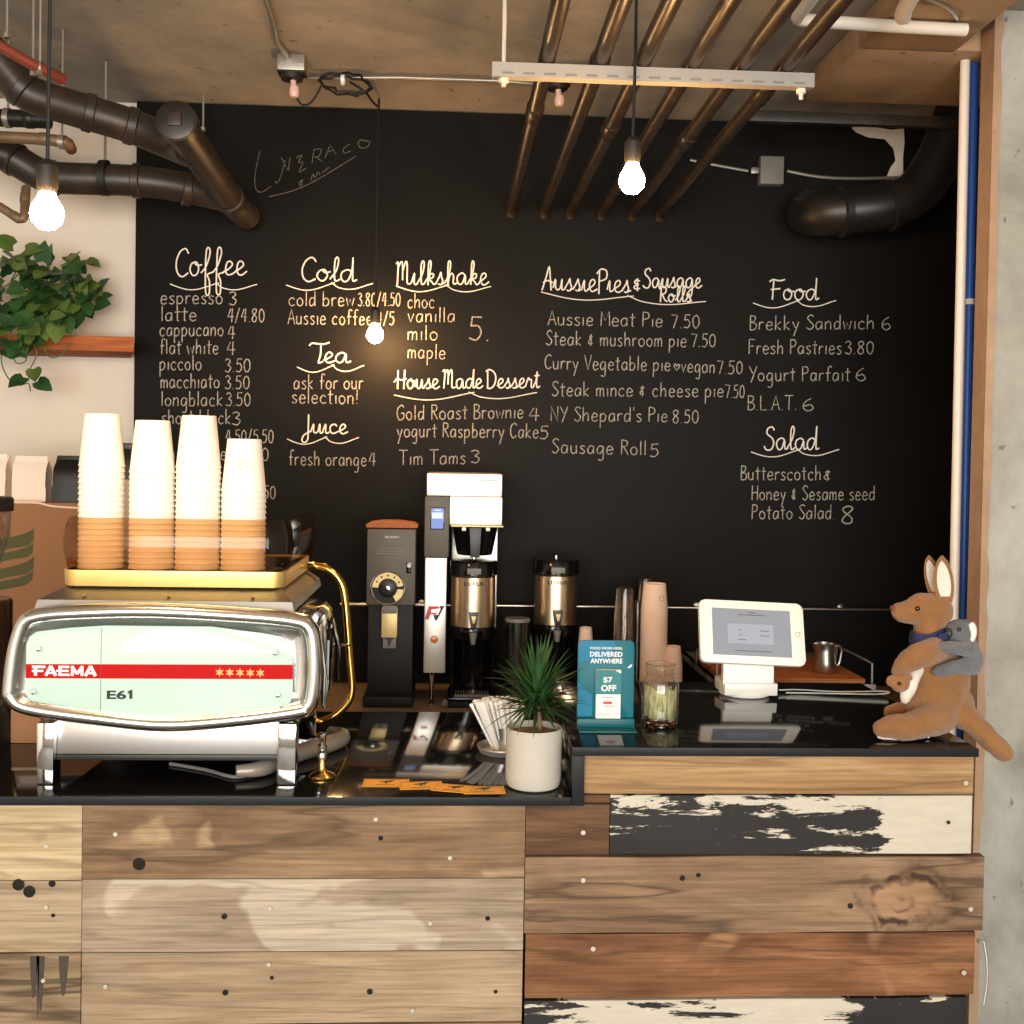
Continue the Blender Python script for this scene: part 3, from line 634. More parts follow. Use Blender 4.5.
# ------------------------------------------------------------------ espresso machine
M['mint_glass'] = simple('mint_glass', (200, 226, 212), .06, 0, .02, Specular_IOR_Level=.22)
M['red_band'] = simple('red_band', (186, 28, 28), .12, 0, .03, Specular_IOR_Level=.2)
M['gold_print'] = simple('gold_print', (226, 170, 90), .4, 0, .03)
M['white_print'] = simple('white_print', (246, 244, 238), .5, 0, .01)
M['black_print'] = simple('black_print', (18, 20, 20), .5, 0, .01)
M['smoke_acrylic'] = glassmat('smoke_acrylic', (.78, .57, .37), .025, .10, 1, .25)
M['cup_paper'] = simple('cup_paper', (246, 240, 230), .75, 0, .02)
MY = 2.27; ML = L(MY, 160, 787)
mloc = at(160, 787, MY); mloc.z = ZL+.0006
mach = thing('espresso_machine', mloc, 'chrome espresso machine with mint glass back panel and red band on the lower worktop', 'espresso machine')
kx, kz = ML.x, ML.z
def mlocal(p): return V(p)-mloc
ctrl = [(163, 734), (96, 728), (40, 720.5), (17, 714), (6, 702), (5, 690), (9, 655), (15, 632), (22, 620), (36, 613), (70, 609), (150, 606.5), (250, 611), (296, 616), (309, 624), (315, 640), (317, 672), (315, 700), (309, 713), (297, 720), (232, 729)]
outl = [(p.x, p.y) for p in catmull([(kx(x), kz(y), 0) for x, y in ctrl], 5, True)]
def lp(d, y): return [(x, y, z) for x, z in inset(outl, d)]
# ring: rolled chrome frame with a dished inside
b = B()
loft(b, [lp(.004, .05), lp(.0, .03), lp(-.001, .012), lp(.003, .0), lp(.010, -.006), lp(.018, -.007), lp(.026, -.003), lp(.030, .004), lp(.036, .010), lp(.046, .0146), lp(.062, .0152)], cap1=True)
obj('rear_frame', b, 'chrome_soft', mach, 50)
# body shell
b = B()
def shell(d, y, dz=0, sx=1): return [(x*sx, y, z+dz*max(0, (z-.2)/.16)) for x, z in inset(outl, d)]
loft(b, [shell(.012, .03), shell(.008, .06), shell(.008, .20, 0), shell(.010, .34, .0), shell(.02, .46, -.01, .99), shell(.05, .50, -.02, .97)], cap1=True)
b.normal_update()
bmesh.ops.recalc_face_normals(b, faces=b.faces)
for f in b.faces:
    f.material_index = 0 if f.normal.z > .45 else 1
obj('body', b, ['chrome', 'black_gloss'], mach, 50)
# side fittings: chrome strips and a dark handle panel on the working side
xs = max(x for x, z in outl)
for y, z0, z1 in ((.075, .15, .30), (.10, .14, .27), (.13, .16, .22)):
    b = B(); tube(b, [(xs-.004, y, z0), (xs-.002, y, (z0+z1)/2), (xs-.012, y, z1)], .0045, 8); obj('side_strip', b, 'chrome', mach)
b = B()
tube(b, [(xs-.006, .24, .30), (xs+.006, .27, .24), (xs+.005, .30, .16)], .005, 8, smooth=4)
obj('side_fitting', b, 'chrome', mach)
b = B(); prism(b, [(0, .16), (.09, .15), (.16, .28), (.10, .31), (.02, .27)], 0, .008, 0, .002)
xf(b, b.verts, Matrix.Translation((xs-.004, .17, 0)) @ Matrix.Rotation(PI/2, 4, 'Z')); obj('side_handle', b, 'black_gloss', mach)
# mint glass panel
pc = [(148, 720.5), (90, 717), (44, 710.5), (33, 706), (27.5, 697), (27.8, 648), (31, 640), (38, 635), (70, 631), (104, 628.5), (208, 628.5), (250, 634), (277, 639), (285, 645), (288, 655), (289, 697), (286, 705), (276, 710.5), (225, 717)]
pan = [(kx(x), kz(y)) for x, y in pc]
b = B(); prism(b, pan, .006, .014, 0, .0015); gp = obj('glass_panel', b, 'mint_glass', mach, 30)
b = B(); prism(b, [(kx(27.9), kz(681.2)), (kx(288.7), kz(680.5)), (kx(288.5), kz(666)), (kx(28), kz(667.2))], .0052, .007); obj('red_band', b, 'red_band', gp)
b = B(); tube(b, [(kx(100.5), .0056, kz(716)), (kx(100.5), .0056, kz(631))], .0006, 4); obj('reflection_line', b, 'mid_grey', gp)  # reflection on the glass, drawn as a thin grey upright line
b = B(); zt_l, zb_l, wl = 669.4, 677.8, 2.5
def seg(w, *p):
    seg.i += 1; ribbon(b, [V((kx(x), .0046-seg.i*1e-5, kz(y))) for x, y in p], w*ML.k)
seg.i = 0
seg(3.0, (37.5, 668.6), (37.5, 678.6)); seg(wl, (34, zt_l+.4), (47, zt_l+.4)); seg(2.1, (34, 673.8), (45, 673.8))
for x0 in (46, 84.5):
    seg(3.0, (x0+1.2, 678.6), (x0+6, 668.8)); seg(3.2, (x0+6, 668.8), (x0+11, 678.6)); seg(wl, (x0+4.6, 668.9+.9), (x0+7.6, 668.9+.9)); seg(1.8, (x0+3, 675.8), (x0+9.4, 675.8))
seg(3.0, (61, 668.6), (61, 678.6)); seg(2.2, (60, zt_l+.3), (70, zt_l+.3)); seg(2.0, (57.5, 673.6), (69.4, 673.6)); seg(2.2, (60, zb_l-.3), (70.4, zb_l-.3))
seg(2.8, (73, 668.6), (73, 678.6)); seg(2.8, (82.4, 668.6), (82.4, 678.6)); seg(2.8, (73, 669.4), (77.7, 676.6)); seg(2.8, (82.4, 669.4), (77.7, 676.6))
obj('lettering', b, 'white_print', gp, 0, recalc=False)
b = B()
for i in range(5):
    c = (kx(216.5+10*i), kz(674+.1*i)); pts = []
    for j in range(12):
        r = (.0098 if j % 2 == 0 else .0042); a = PI/2+j*PI/6; pts.append((c[0]+r*math.cos(a), c[1]+r*math.sin(a)))
    prism(b, pts, .0046, .0054)
obj('star_print', b, 'gold_print', gp)
text('model_lettering', 'E6', 'black_print', gp, kx(106.5), kx(125.5), kz(701), 8.8*ML.k, .0055, .03)
b = B(); prism(b, [(kx(x), kz(y)) for x, y in ((128.4, 701), (131.4, 701), (131.4, 692.2), (129.2, 692.2), (126.8, 694.2), (126.8, 696), (128.4, 695.4))], .0049, .0056); obj('model_lettering', b, 'black_print', gp, 0)
for x, y in ((41, 652), (271.5, 654), (36.5, 694.5), (274.5, 696)):
    b = B(); lathe(b, [(.0001, -.006), (.004, -.0055), (.0052, -.003), (.0052, .008)], (kx(x), .002, kz(y)), 14, 0, 'y'); obj('stud', b, 'chrome', gp)
# feet, apron
for x0, x1 in ((39, 56), (273.5, 293)):
    b = B(); box(b, kx(x0), kx(x1), .002, .05, 0, .128, .005)
    for v in b.verts:
        if v.co.z < .03: v.co.x += (kx((x0+x1)/2)-v.co.x)*.05
    obj('leg', b, 'chrome', mach)
for x0, x1 in ((44, 60), (268, 288)):
    b = B(); box(b, kx(x0), kx(x1), .40, .45, 0, .15, .005); obj('leg', b, 'chrome', mach)
b = B(); box(b, kx(56), kx(274), .02, .026, kz(758), kz(727)+.01, .001); obj('apron', b, 'brushed', mach)
b = B(); box(b, kx(56), kx(274), .018, .42, kz(764), kz(758.5), .001); box(b, kx(60), kx(270), .03, .42, kz(758.4), kz(735)); obj('drip_tray_base', b, 'dark_plastic', mach)
# top cover and gold tray
ty0, ty1 = 2.38, 2.80
def tl(px, py, Y): return mlocal(at(px, py, Y))
tx0, tx1 = tl(61, 580, ty0).x, tl(284, 580, ty0).x
tz0, tz1 = tl(170, 587, ty0).z, tl(170, 571, ty0).z
y0, y1 = ty0-MY, ty1-MY
b = B()
def rect(x0, x1, ya, yb, z): return [(x0, ya, z), (x1, ya, z), (x1, yb, z), (x0, yb, z)]
zt = max(z for x, z in outl)
loft(b, [rect(tx0-.035, tx1+.03, y0-.055, y1+.0, zt-.02), rect(tx0-.03, tx1+.025, y0-.05, y1+.0, zt-.001), rect(tx0+.008, tx1-.008, y0+.012, y1-.01, tz0-.001)], cap1=True)
tc = obj('top_cover', b, 'steel_dark', mach, 20)
b = B()
for i in range(3): lathe(b, [(.0001, .004), (.003, .003), (.004, 0)], (tx0+.06+(tx1-tx0-.12)*i/2, y0-.035, zt+.006), 10)
obj('rivet', b, 'brass', tc)
b = B()
r = rrect(tx0, tx1, y0, y1, .03, 5)
def lz(pts, z): return [(x, y, z) for x, y in pts]
loft(b, [lz(inset(r, .012), tz0), lz(inset(r, .001), tz0), lz(r, tz0+.003), lz(inset(r, -.002), tz1-.004), lz(inset(r, -.002), tz1), lz(inset(r, .004), tz1)])
obj('tray_rim', b, 'brass_satin', mach)
b = B(); q = inset(r, .004); loft(b, [lz(q, tz0+.001), lz(q, tz1-.003)], cap0=True, cap1=True); obj('cup_tray', b, 'black_gloss', mach)
# smoked acrylic gallery (front and both sides, rounded corners)
zc0 = tz1-.002; zc1 = tl(170, 519, ty0).z
prof = [(.0005, 0), (-.006, .03), (-.014, .30), (-.016, .55), (-.012, .82), (-.004, 1)]
base = rrect(tx0+.004, tx1-.002, y0+.004, y1+.05, .05, 7)
b = B(); rings = []
for d, t in prof: rings.append([(x, y, zc0+(zc1-zc0)*t) for x, y in inset(base, d)])
rb = [[b.verts.new(p) for p in l] for l in rings]; n = len(base)
for a, c in zip(rb, rb[1:]):
    for i in range(n):
        j = (i+1) % n
        if base[i][1] > y1+.01 and base[j][1] > y1+.01: continue
        b.faces.new((a[i], a[j], c[j], c[i]))
obj('cup_guard', b, 'smoke_acrylic', mach, 60)
# brass grab rail at the working side
b = B(); yb = 2.78
pts = [tl(296, 568, 2.72), tl(312, 566, yb), tl(328, 569, yb), tl(340, 581, yb), tl(345, 600, yb), tl(349, 650, yb), tl(352, 688, yb), tl(347, 704, yb), tl(334, 716, yb), tl(318, 722, yb), tl(306, 724, 2.74)]
tube(b, pts, .0095, 10, smooth=5); gr = obj('grab_rail', b, 'brass', mach)
b = B(); tube(b, [tl(340, 645, 2.70), tl(349.5, 645, yb)], .004, 8); obj('rail_bracket', b, 'chrome', gr)

# paper cups, upside down in stacks on the gold tray
def cup_mesh(r0, r1, h, wall=.001, lip=.0022, n=26):
    b = B()   # r0 rim radius (down), r1 base radius (up)
    lathe(b, [(r0-.0004, .0), (r0+lip*.4, -.0003), (r0+lip*.7, .0014), (r0+lip*.3, .003), (r0-.0002, .0045), (r1+.0003, h-.003), (r1, h-.0006), (r1-.001, h), (r1-.003, h-.004), (.0001, h-.0045)], n=n)
    lathe(b, [(r0-.0004, 0), (r1, h-.0065), (.0001, h-.0065)], n=n)
    return b
CK = 2.47/F
cup = obj('paper_cup', cup_mesh(21.3*CK, 16.3*CK, 51*CK), 'cup_paper', None, 50)
me_cup = cup.data; bpy.data.objects.remove(cup)
ORD = ['topmost', 'second', 'third', 'fourth', 'fifth', 'sixth', 'seventh', 'eighth', 'ninth', 'tenth', 'eleventh', 'twelfth', 'thirteenth', 'fourteenth', 'fifteenth', 'sixteenth', 'seventeenth', 'eighteenth', 'nineteenth', 'twentieth', 'twenty-first', 'twenty-second', 'twenty-third', 'twenty-fourth', 'twenty-fifth', 'twenty-sixth', 'twenty-seventh', 'twenty-eighth', 'twenty-ninth', 'thirtieth', 'thirty-first', 'thirty-second', 'thirty-third', 'thirty-fourth', 'thirty-fifth', 'thirty-sixth']
def ordl(i): return 'topmost' if i == 0 else ORD[i]+' from the top'
PIT = 5.5*CK
zt_ = mloc.z+tz1-.0025
def cone_pt(a, z, r0, r1, h, off=.0006):
    r = r0+(r1-r0)*(z/h)+off; return V((r*math.sin(a), -r*math.cos(a), z))
def stamp(parent):
    b = B(); r0, r1, h = 21.3*CK, 16.3*CK, 51*CK; zc = h*.52; a0 = .05
    def pt(x, z): return cone_pt(a0+x/(19.5*CK), zc+z, r0, r1, h)
    ring = [pt(.0125*math.cos(t*PI/12), .0125*math.sin(t*PI/12)) for t in range(25)]
    def rb(p, w=.0011):
        for q0, q1 in zip(p, p[1:]):
            t = (q1-q0).normalized(); nn = V((q0.x, q0.y, 0)).normalized(); s = t.cross(nn).normalized()*w/2
            b.faces.new([b.verts.new(v) for v in (q0+s, q0-s, q1-s, q1+s)])
    rb(ring)
    for pl in (((-.006, .004), (-.002, .006), (.004, .003)), ((-.007, -.002), (0, -.001), (.005, -.004)), ((-.003, .001), (.003, .0015)), ((-.01, -.016), (-.005, -.018)), ((0, -.018), (.005, -.0175)), ((.008, -.017), (.011, -.015))):
        rb([pt(x, z) for x, z in pl])
    obj('stamp', b, 'mid_grey', parent, recalc=False)
def marks(parent):
    b = B(); r0, r1, h = 21.3*CK, 16.3*CK, 51*CK
    for x, z, w in ((-.016, .072, .005), (-.008, .071, .004), (-.001, .070, .004), (.004, .058, .005)):
        p = [cone_pt((x+i*w/2)/(19*CK), z, r0, r1, h) for i in range(3)]
        q = [cone_pt((x+i*w/2)/(19*CK), z+.0016, r0, r1, h) for i in range(3)]
        for i in range(2): b.faces.new([b.verts.new(v) for v in (p[i], p[i+1], q[i+1], q[i])])
    obj('print_mark', b, 'mid_grey', parent, recalc=False)
STK = [(101, 417, 2.46, 'end stack near the plant shelf'), (151.5, 421, 2.46, 'stack second from the plant shelf'), (197.5, 418, 2.46, 'stack third from the plant shelf'), (243, 437, 2.46, 'stack nearest the brass rail'), (127, 481, 2.62, 'half-hidden stack behind the front row')]
for si, (px, top, Y, where) in enumerate(STK):
    q = at(px, 560, Y); zt0 = at(px, top, Y).z
    n = max(1, round((zt0-zt_-51*CK)/PIT)+1)
    for i in range(n):
        o = bpy.data.objects.new('paper_cup', me_cup); COL.objects.link(o)
        o.location = (q.x+0, q.y, zt_+.0006+(n-1-i)*PIT)
        tag(o, 'white paper cup, %s of the %s' % (ordl(i), where), 'cup', 'paper cups stacked on the espresso machine')
        if i == 0 and si == 3: stamp(o)
        if i == 0 and si == 2: marks(o)

# ------------------------------------------------------------------ things around the machine
# drain hose and chrome spray post
b = B()
hz = ZL+.021
pts = [ground(236, 781, ZL), ground(262, 778, ZL), ground(282, 768, ZL), ground(312, 758, ZL), ground(334, 751, ZL), ground(342, 745, ZL), ground(330, 741, ZL)]
tube(b, [(p.x, p.y, hz) for p in pts], [.013, .017, .02, .02, .02, .019, .014], 12, smooth=5)
M['hose'] = simple('hose', (150, 140, 128), .3, .2, .1)
tag(obj('drain_hose', b, 'hose'), 'thick grey drain hose curling out beneath the espresso machine', 'hose')
p = ground(322, 778, ZL); p.z = ZL+.0006
sp = thing('pressure_post', p, 'short chrome post on a round flange beside the machine foot', 'fitting')
k = p.y/F
b = B(); lathe(b, [(.0001, 0), (13*k, 0), (13.5*k, 2*k), (12*k, 4*k), (5*k, 7*k), (3.6*k, 9*k), (3.6*k, 20*k), (.0001, 20*k)], n=24); obj('flange', b, 'brass', sp)
b = B(); lathe(b, [(.0001, 20*k), (4.6*k, 20*k), (4.6*k, 25*k), (4*k, 26*k), (4.6*k, 28*k), (4.6*k, 33*k), (3.4*k, 34*k), (3.4*k, 38*k), (4*k, 39*k), (4*k, 44*k), (3*k, 45*k), (.0001, 45.5*k)], n=20); obj('stem', b, 'chrome', sp)
# thin cables under the machine
b = B()
for a in (((170, 766), (205, 772), (232, 780), (250, 777)), ((240, 770), (250, 778), (262, 770), (268, 764))):
    q = [ground(x, y, ZL) for x, y in a]; tube(b, [(v.x, max(v.y, 2.32), ZL+.005) for v in q], .004, 8, smooth=4)
tag(obj('power_cable', b, 'mid_grey'), 'thin grey cables lying under the espresso machine', 'cable')

# grinder peeking in at the edge of the picture
gx = at(-20, 700, 2.62); gx.z = ZL+.0006; k = 2.62/F; R_ = 30
gd = thing('hopper_grinder', gx, 'dark hopper grinder cut off by the picture edge beside the machine', 'grinder')
M['brown_gloss'] = simple('brown_gloss', (52, 36, 26), .2)
M['hopper_clear'] = glassmat('hopper_clear', (.72, .70, .66), .1)
b = B(); lathe(b, [(.0001, 0), (33*k, 0), (34*k, 6*k), (33*k, 30*k), (30*k, 36*k), (.0001, 36*k)], n=32); obj('base', b, 'dark_plastic', gd)
b = B(); lathe(b, [(.0001, 36.2*k), (28.5*k, 36.2*k), (29*k, 50*k), (29*k, 138*k), (27*k, 140*k), (.0001, 140*k)], n=32); obj('body', b, 'brown_gloss', gd)
b = B(); lathe(b, [(14*k, 140.2*k), (16*k, 170*k), (26*k, 200*k), (27*k, 226*k)], n=32); obj('hopper', b, 'hopper_clear', gd)
b = B(); lathe(b, [(.0001, 226.2*k), (29*k, 226.2*k), (29*k, 238*k), (27*k, 240*k), (.0001, 240*k)], n=32); obj('lid', b, 'dark_plastic', gd)
# carton with green waves on the back counter
M['carton'] = simple('carton', (150, 106, 70), .8, 0, .06, 6)
M['leaf_print'] = simple('leaf_print', (80, 80, 44), .8, 0, .1, 14)
YC = 3.42; c0 = at(60, 600, YC)
cx0, cx1 = at(-60, 560, YC).x, at(140, 560, YC).x; cz = at(60, 503, YC).z
ct = thing('carton', ((cx0+cx1)/2, YC, ZB+.0006), 'large brown carton with green wavy leaf print behind the machine', 'box')
def cl(px, py): p = at(px, py, YC); return (p.x-(cx0+cx1)/2, p.z-ZB)
b = B(); box(b, cx0-(cx0+cx1)/2, cx1-(cx0+cx1)/2, 0, .36, 0, cz-ZB, .004); obj('box', b, 'carton', ct)
b = B()
for (ol) in (([(-30, 547), (0, 540), (18, 535.5), (30, 531.5), (34, 528)], [(33.5, 541), (27, 546), (12, 548.5), (0, 551.5), (-30, 558)]),
             ([(-30, 560), (0, 554), (18, 550), (30, 545.5), (33.5, 543)], [(32.5, 553), (26, 557.5), (12, 559.5), (0, 562), (-30, 569)]),
             ([(-30, 575), (0, 569), (18, 565), (30, 560), (34, 556)], [(33.5, 568), (27, 574), (12, 576.5), (0, 579.5), (-30, 586)]),
             ([(-30, 588), (0, 581.5), (18, 578), (29, 574), (33.5, 570)], [(32.5, 579), (26, 585), (12, 588), (0, 590.5), (-30, 598)])):
    t = catmull([(*cl(*q), 0) for q in ol[0]], 4); u = catmull([(*cl(*q), 0) for q in ol[1]], 4)
    prism(b, [(q.x, q.y) for q in t+u], -.0012, .001)
obj('wave_print', b, 'leaf_print', ct)
b = B(); q = [at(-40, 499, YC-.002), at(0, 499.5, YC-.002), at(36, 500, YC-.002), at(50, 503, YC-.002), at(66, 504.5, YC-.002), at(100, 506, YC-.002)]
tube(b, [(p.x-(cx0+cx1)/2, -.003, p.z-ZB-.009) for p in q], .0035, 6, smooth=4); obj('flap_edge', b, 'pink_paper', ct)
M['bag_white'] = simple('bag_white', (242, 226, 210), .8, 0, .03)
# bags standing on the carton
def bag(px0, px1, top, mat, label, seed, Y=3.5, tall=None):
    k = Y/F; p = at((px0+px1)/2, 500, Y); p.z = cz+.0006
    h = at((px0+px1)/2, top, Y).z-cz; w = (px1-px0)*k; dpt = w*.55
    t = thing('coffee_bag', p, label, 'bag', 'coffee bags on the carton')
    b = B(); lo = []
    for i in range(9):
        u = i/8; dd = dpt*(.5 if u < .72 else .5*(1-(u-.72)/.28)*.9+.03); ww = w/2*(1-.05*math.sin(u*PI)*(1 if i % 2 else .6))
        ox = w*.035*noise.noise(V((u*3, seed, 0)))
        lo.append([(x*ww+ox, y*dd+.01*u, h*u) for x, y in ((-1, -1), (-.5, -1.06), (0, -1.0), (.5, -1.06), (1, -1), (.93, 0), (1, 1), (0, 1), (-1, 1), (-.93, 0))])
    loft(b, lo, cap0=True, cap1=True); obj('bag_body', b, mat, t, 30)
    b = B(); box(b, -w*.47, w*.47, -.012, -.004, h*.9, h+.003, .002)
    for v in b.verts: v.co.y += .008
    obj('folded_top', b, mat, t)
bag(-26, 8, 455, 'bag_white', 'white paper bag on the carton, cut by the picture edge', 2)
bag(15, 48, 457, 'bag_white', 'white paper bag standing whole on the carton beside the black bag', 5)
bag(57, 108, 457, 'dark_plastic', 'black bag on the carton behind the tallest cup stack', 9)
bag(110, 136, 444, 'dark_plastic', 'taller narrow black bag at the carton end behind the cups', 12, 3.6)
# small kraft box under the machine edge
k = 2.60/F; p = at(26, 746, 2.60); p.z = ZL+.0006
kb = thing('kraft_box', p, 'small pinkish kraft box low beside the machine foot', 'box')
b = B(); box(b, -15*k, 14*k, 0, .07, 0, 34*k, .002); obj('box', b, 'carton', kb)
b = B(); box(b, -15.4*k, 14.4*k, -.002, .072, 34*k+.0005, 40*k, .002); obj('lid', b, 'pink_paper', kb)
# ------------------------------------------------------------------ back counter: grinder, brewer, dispensers, cups
M['tan_plastic'] = simple('tan_plastic', (222, 200, 140), .4, .3, .04)
M['cork'] = simple('cork', (176, 104, 62), .7, 0, .35, 90)
M['red_print'] = simple('red_print', (206, 40, 44), .4)
M['orange_lens'] = simple('orange_lens', (206, 120, 40), .25)
M['screen_blue'] = emit('screen_blue', (.22, .32, .72), 1.0)
M['screen_white'] = emit('screen_white', (.75, .85, 1), 1.1)
def root(name, px, py, z, label, cat, group=None):
    g = ground(px, py, z); g.z = z+.0006
    t = thing(name, g, label, cat, group); return t, L(g.y, {388.5: 391, 460: 463, 556: 557}.get(px, px), py)
gr, q = root('coffee_grinder', 388.5, 708, ZB, 'dark grey coffee grinder with a big round dial beside the espresso machine', 'coffee grinder')
X, Z = q.x, q.z
b = B(); box(b, X(365), X(415), 0, .26, 0, Z(697), .006); obj('base', b, 'black_matte', gr)
b = B(); box(b, X(368), X(413.5), .06, .26, Z(697)-.004, Z(606), .003); obj('lower_housing', b, 'black_matte', gr)
b = B(); box(b, X(367), X(415.5), .01, .26, Z(605.5), Z(529), .005); obj('upper_housing', b, 'grey_dark' if 'grey_dark' in M else 'grey_plastic', gr)
b = B()
pts = [(X(366), Z(528)), (X(417), Z(528)), (X(417.5), Z(525)), (X(413), Z(522.5)), (X(400), Z(521)), (X(383), Z(521)), (X(370), Z(522.5)), (X(365.5), Z(525))]
prism(b, pts, .004, .09, 0, .003); obj('hopper_lid', b, 'cork', gr)
cx, cz_ = X(388.5), Z(588)
b = B(); lathe(b, [(.0001, .0), (16.5*q.k, .0), (17.6*q.k, .003), (17.6*q.k, .014)], (cx, .0, cz_), 40, 0, 'y'); dl = obj('dial', b, 'black_matte', gr)
b = B(); lathe(b, [(15.6*q.k, -.001), (16.6*q.k, -.003), (17.6*q.k, -.001), (17.8*q.k, .006)], (cx, 0, cz_), 40, 0, 'y'); obj('dial_ring', b, 'chrome', dl)
b = B(); lathe(b, [(9.6*q.k, -.0006), (15.6*q.k, -.0012)], (cx, 0, cz_), 40, 0, 'y', .15, PI-.05); lathe(b, [(9.6*q.k, -.0006), (15.6*q.k, -.0012)], (cx, 0, cz_), 20, 0, 'y', -PI*.32, -.1); obj('dial_scale', b, 'tan_plastic', dl)
b = B()
for i in range(5):
    a = .5+i*.53; r = 12.6*q.k; lathe(b, [(.0001, -.002), (.0034, -.002), (.0034, 0)], (cx+r*math.cos(a), 0, cz_+r*math.sin(a)), 8, 0, 'y')
obj('scale_mark', b, 'black_print', dl)
b = B(); lathe(b, [(.0001, -.016), (5*q.k, -.016), (8.6*q.k, -.012), (9.4*q.k, 0)], (cx, 0, cz_), 28, 0, 'y'); obj('dial_knob', b, 'dark_plastic', dl)
b = B(); lathe(b, [(.0001, -.019), (2.4*q.k, -.018), (2.4*q.k, -.015)], (cx, 0, cz_), 14, 0, 'y'); obj('knob_cap', b, 'chrome', dl)
b = B(); box(b, X(406.6), X(411.5), .004, .012, Z(573), Z(562), .001); sw = obj('switch', b, 'black_gloss', gr)
b = B(); box(b, X(407.4), X(410.6), .002, .006, Z(567), Z(564.5), .0006); obj('switch_mark', b, 'white_print', sw)
b = B(); box(b, X(383), X(398.5), -.012, .06, Z(637), Z(607), .002); ch = obj('chute', b, 'tan_plastic', gr)
b = B(); box(b, X(383.6), X(398), -.014, .02, Z(613), Z(605), .002); obj('chute_neck', b, 'mid_grey', ch)
b = B(); box(b, X(384.4), X(397.6), -.006, .05, Z(648), Z(637.2), .002); cb = obj('bag_clip', b, 'mid_grey', ch)
b = B(); prism(b, [(X(385), Z(637.3)), (X(397), Z(637.3)), (X(393), Z(640)), (X(391.4), Z(646)), (X(390.4), Z(646)), (X(389), Z(640))], -.0075, -.005); obj('clip_mark', b, 'black_print', cb)
text('lettering', 'BUNN', 'white_paint', gr, X(385), X(398.5), Z(538.2), 2.2*q.k, .0095, .02)
text('model_lettering', 'Coffee Mill', 'mid_grey', gr, X(383.5), X(401), Z(543), 2.2*q.k, .0095)
b = B()
for i, (a, c) in enumerate(((378, 402), (377, 404), (376, 403))): box(b, X(a), X(c), .0088, .0102, Z(549+i*2.6), Z(548.2+i*2.6))
obj('small_print', b, 'mid_grey', gr)

def dispenser(X, Z, k, t, cx, y0, cap=0):
    """thermal dispenser drawn with the brewer's pixel measures; y0 = front of the vessel"""
    R = 22.4*k; yc = y0+R; c = (X(cx), yc, 0)
    b = B(); lathe(b, [(R*.96, Z(629)), (R, Z(628)), (R, Z(578)), (R*.96, Z(577))], c, 48, cap=True); v = obj('vessel', b, 'luxus_steel', t)
    text('lettering', 'LUXUS', 'black_print', v, X(cx-10), X(cx+10), Z(585.5), 3.6*k, -.0012, .02)
    for ch in v.children:
        for w in ch.data.vertices:
            dx = w.co.x-c[0]; w.co.y = yc-math.sqrt(max(R*R-dx*dx, 0))+(w.co.y)
    b = B(); lathe(b, [(R*1.0, Z(577)), (R*1.08, Z(576)), (R*1.09, Z(564)), (R*1.02, Z(561.5)), (R*.5, Z(560.5)), (.0001, Z(560.5))], c, 48); ld = obj('lid', b, 'black_gloss', t)
    b = B(); box(b, X(cx-7), X(cx+7), yc-R*1.09-.003, yc-R, Z(574), Z(568), .001); obj('badge', b, 'mid_grey', ld)
    b = B(); lathe(b, [(.0001, Z(557)), (1.6*k, Z(557.6)), (1.8*k, Z(560.6)), (2.2*k, Z(560.6))], c, 12); obj('lid_knob', b, 'chrome', ld)
    b = B(); prism(b, [(X(cx-5), Z(612)), (X(cx+5), Z(612)), (X(cx+3.4), Z(623)), (X(cx+2.4), Z(629)), (X(cx-2.4), Z(629)), (X(cx-3.4), Z(623))], y0-.03, y0+.012, 0, .002); tp = obj('tap', b, 'dark_plastic', t)
    b = B(); prism(b, [(X(cx-2.2), Z(615)), (X(cx+2.6), Z(615)), (X(cx+1.4), Z(622)), (X(cx-.8), Z(622))], y0-.033, y0-.0295, 0, .001); obj('tap_lever', b, 'tan_plastic', tp)
    b = B(); lathe(b, [(.0001, Z(644)), (2.2*k, Z(644)), (4.2*k, Z(633)), (4.2*k, Z(632)), (.0001, Z(632))], (X(cx), y0-.012, 0), 16); obj('tap_nozzle', b, 'mid_grey', tp)
    b = B(); box(b, X(cx)-.003, X(cx)+.003, y0+.012-.03, y0+.01, Z(633), Z(628.6)); obj('tap_stem', b, 'dark_plastic', tp)
    b = B()
    lathe(b, [(.0001, Z(629.2)), (R*1.02, Z(629.2)), (R*1.05, Z(634)), (R*1.0, Z(640)), (.0001, Z(640))], c, 40)
    lathe(b, [(R*1.02, Z(640)), (R*1.02, Z(700)), (R*.94, Z(700)), (R*.94, Z(640))], c, 30, 0, 'z', PI*.02, PI*.98)
    for s in (-1, 1): tube(b, [(c[0]+s*R*.93, y0+R*.55, Z(640)), (c[0]+s*R*.93, y0+R*.55, Z(700))], .007, 8)
    box(b, X(cx-25), X(cx+25), y0-.03, yc+R, 0, Z(697), .005); obj('stand', b, 'black_gloss', t)
    b = B()
    for i in range(13): box(b, X(cx-17+i*2.7), X(cx-16+i*2.7), y0-.02, y0+.05, Z(696.6), Z(694.5))
    box(b, X(cx-18), X(cx+18), y0-.022, y0-.018, Z(696.8), Z(694)); obj('drip_grille', b, 'mid_grey', t)
br, q = root('coffee_brewer', 460, 707, ZB, 'tall bright steel coffee brewer with blue screen and thermal dispenser', 'coffee brewer')
X, Z, k = q.x, q.z, q.k
b = B(); box(b, X(426), X(502), .03, .32, Z(496), Z(473), .004); tp = obj('top_hood', b, 'steel_satin', br)
b = B(); box(b, X(431), X(497), .0285, .031, Z(480), Z(479)); obj('hood_slot', b, 'dark_plastic', tp)
b = B(); box(b, X(449.5), X(502), .0, .31, Z(524.5), Z(496.2), .003); obj('brew_hood', b, 'steel_satin', br)
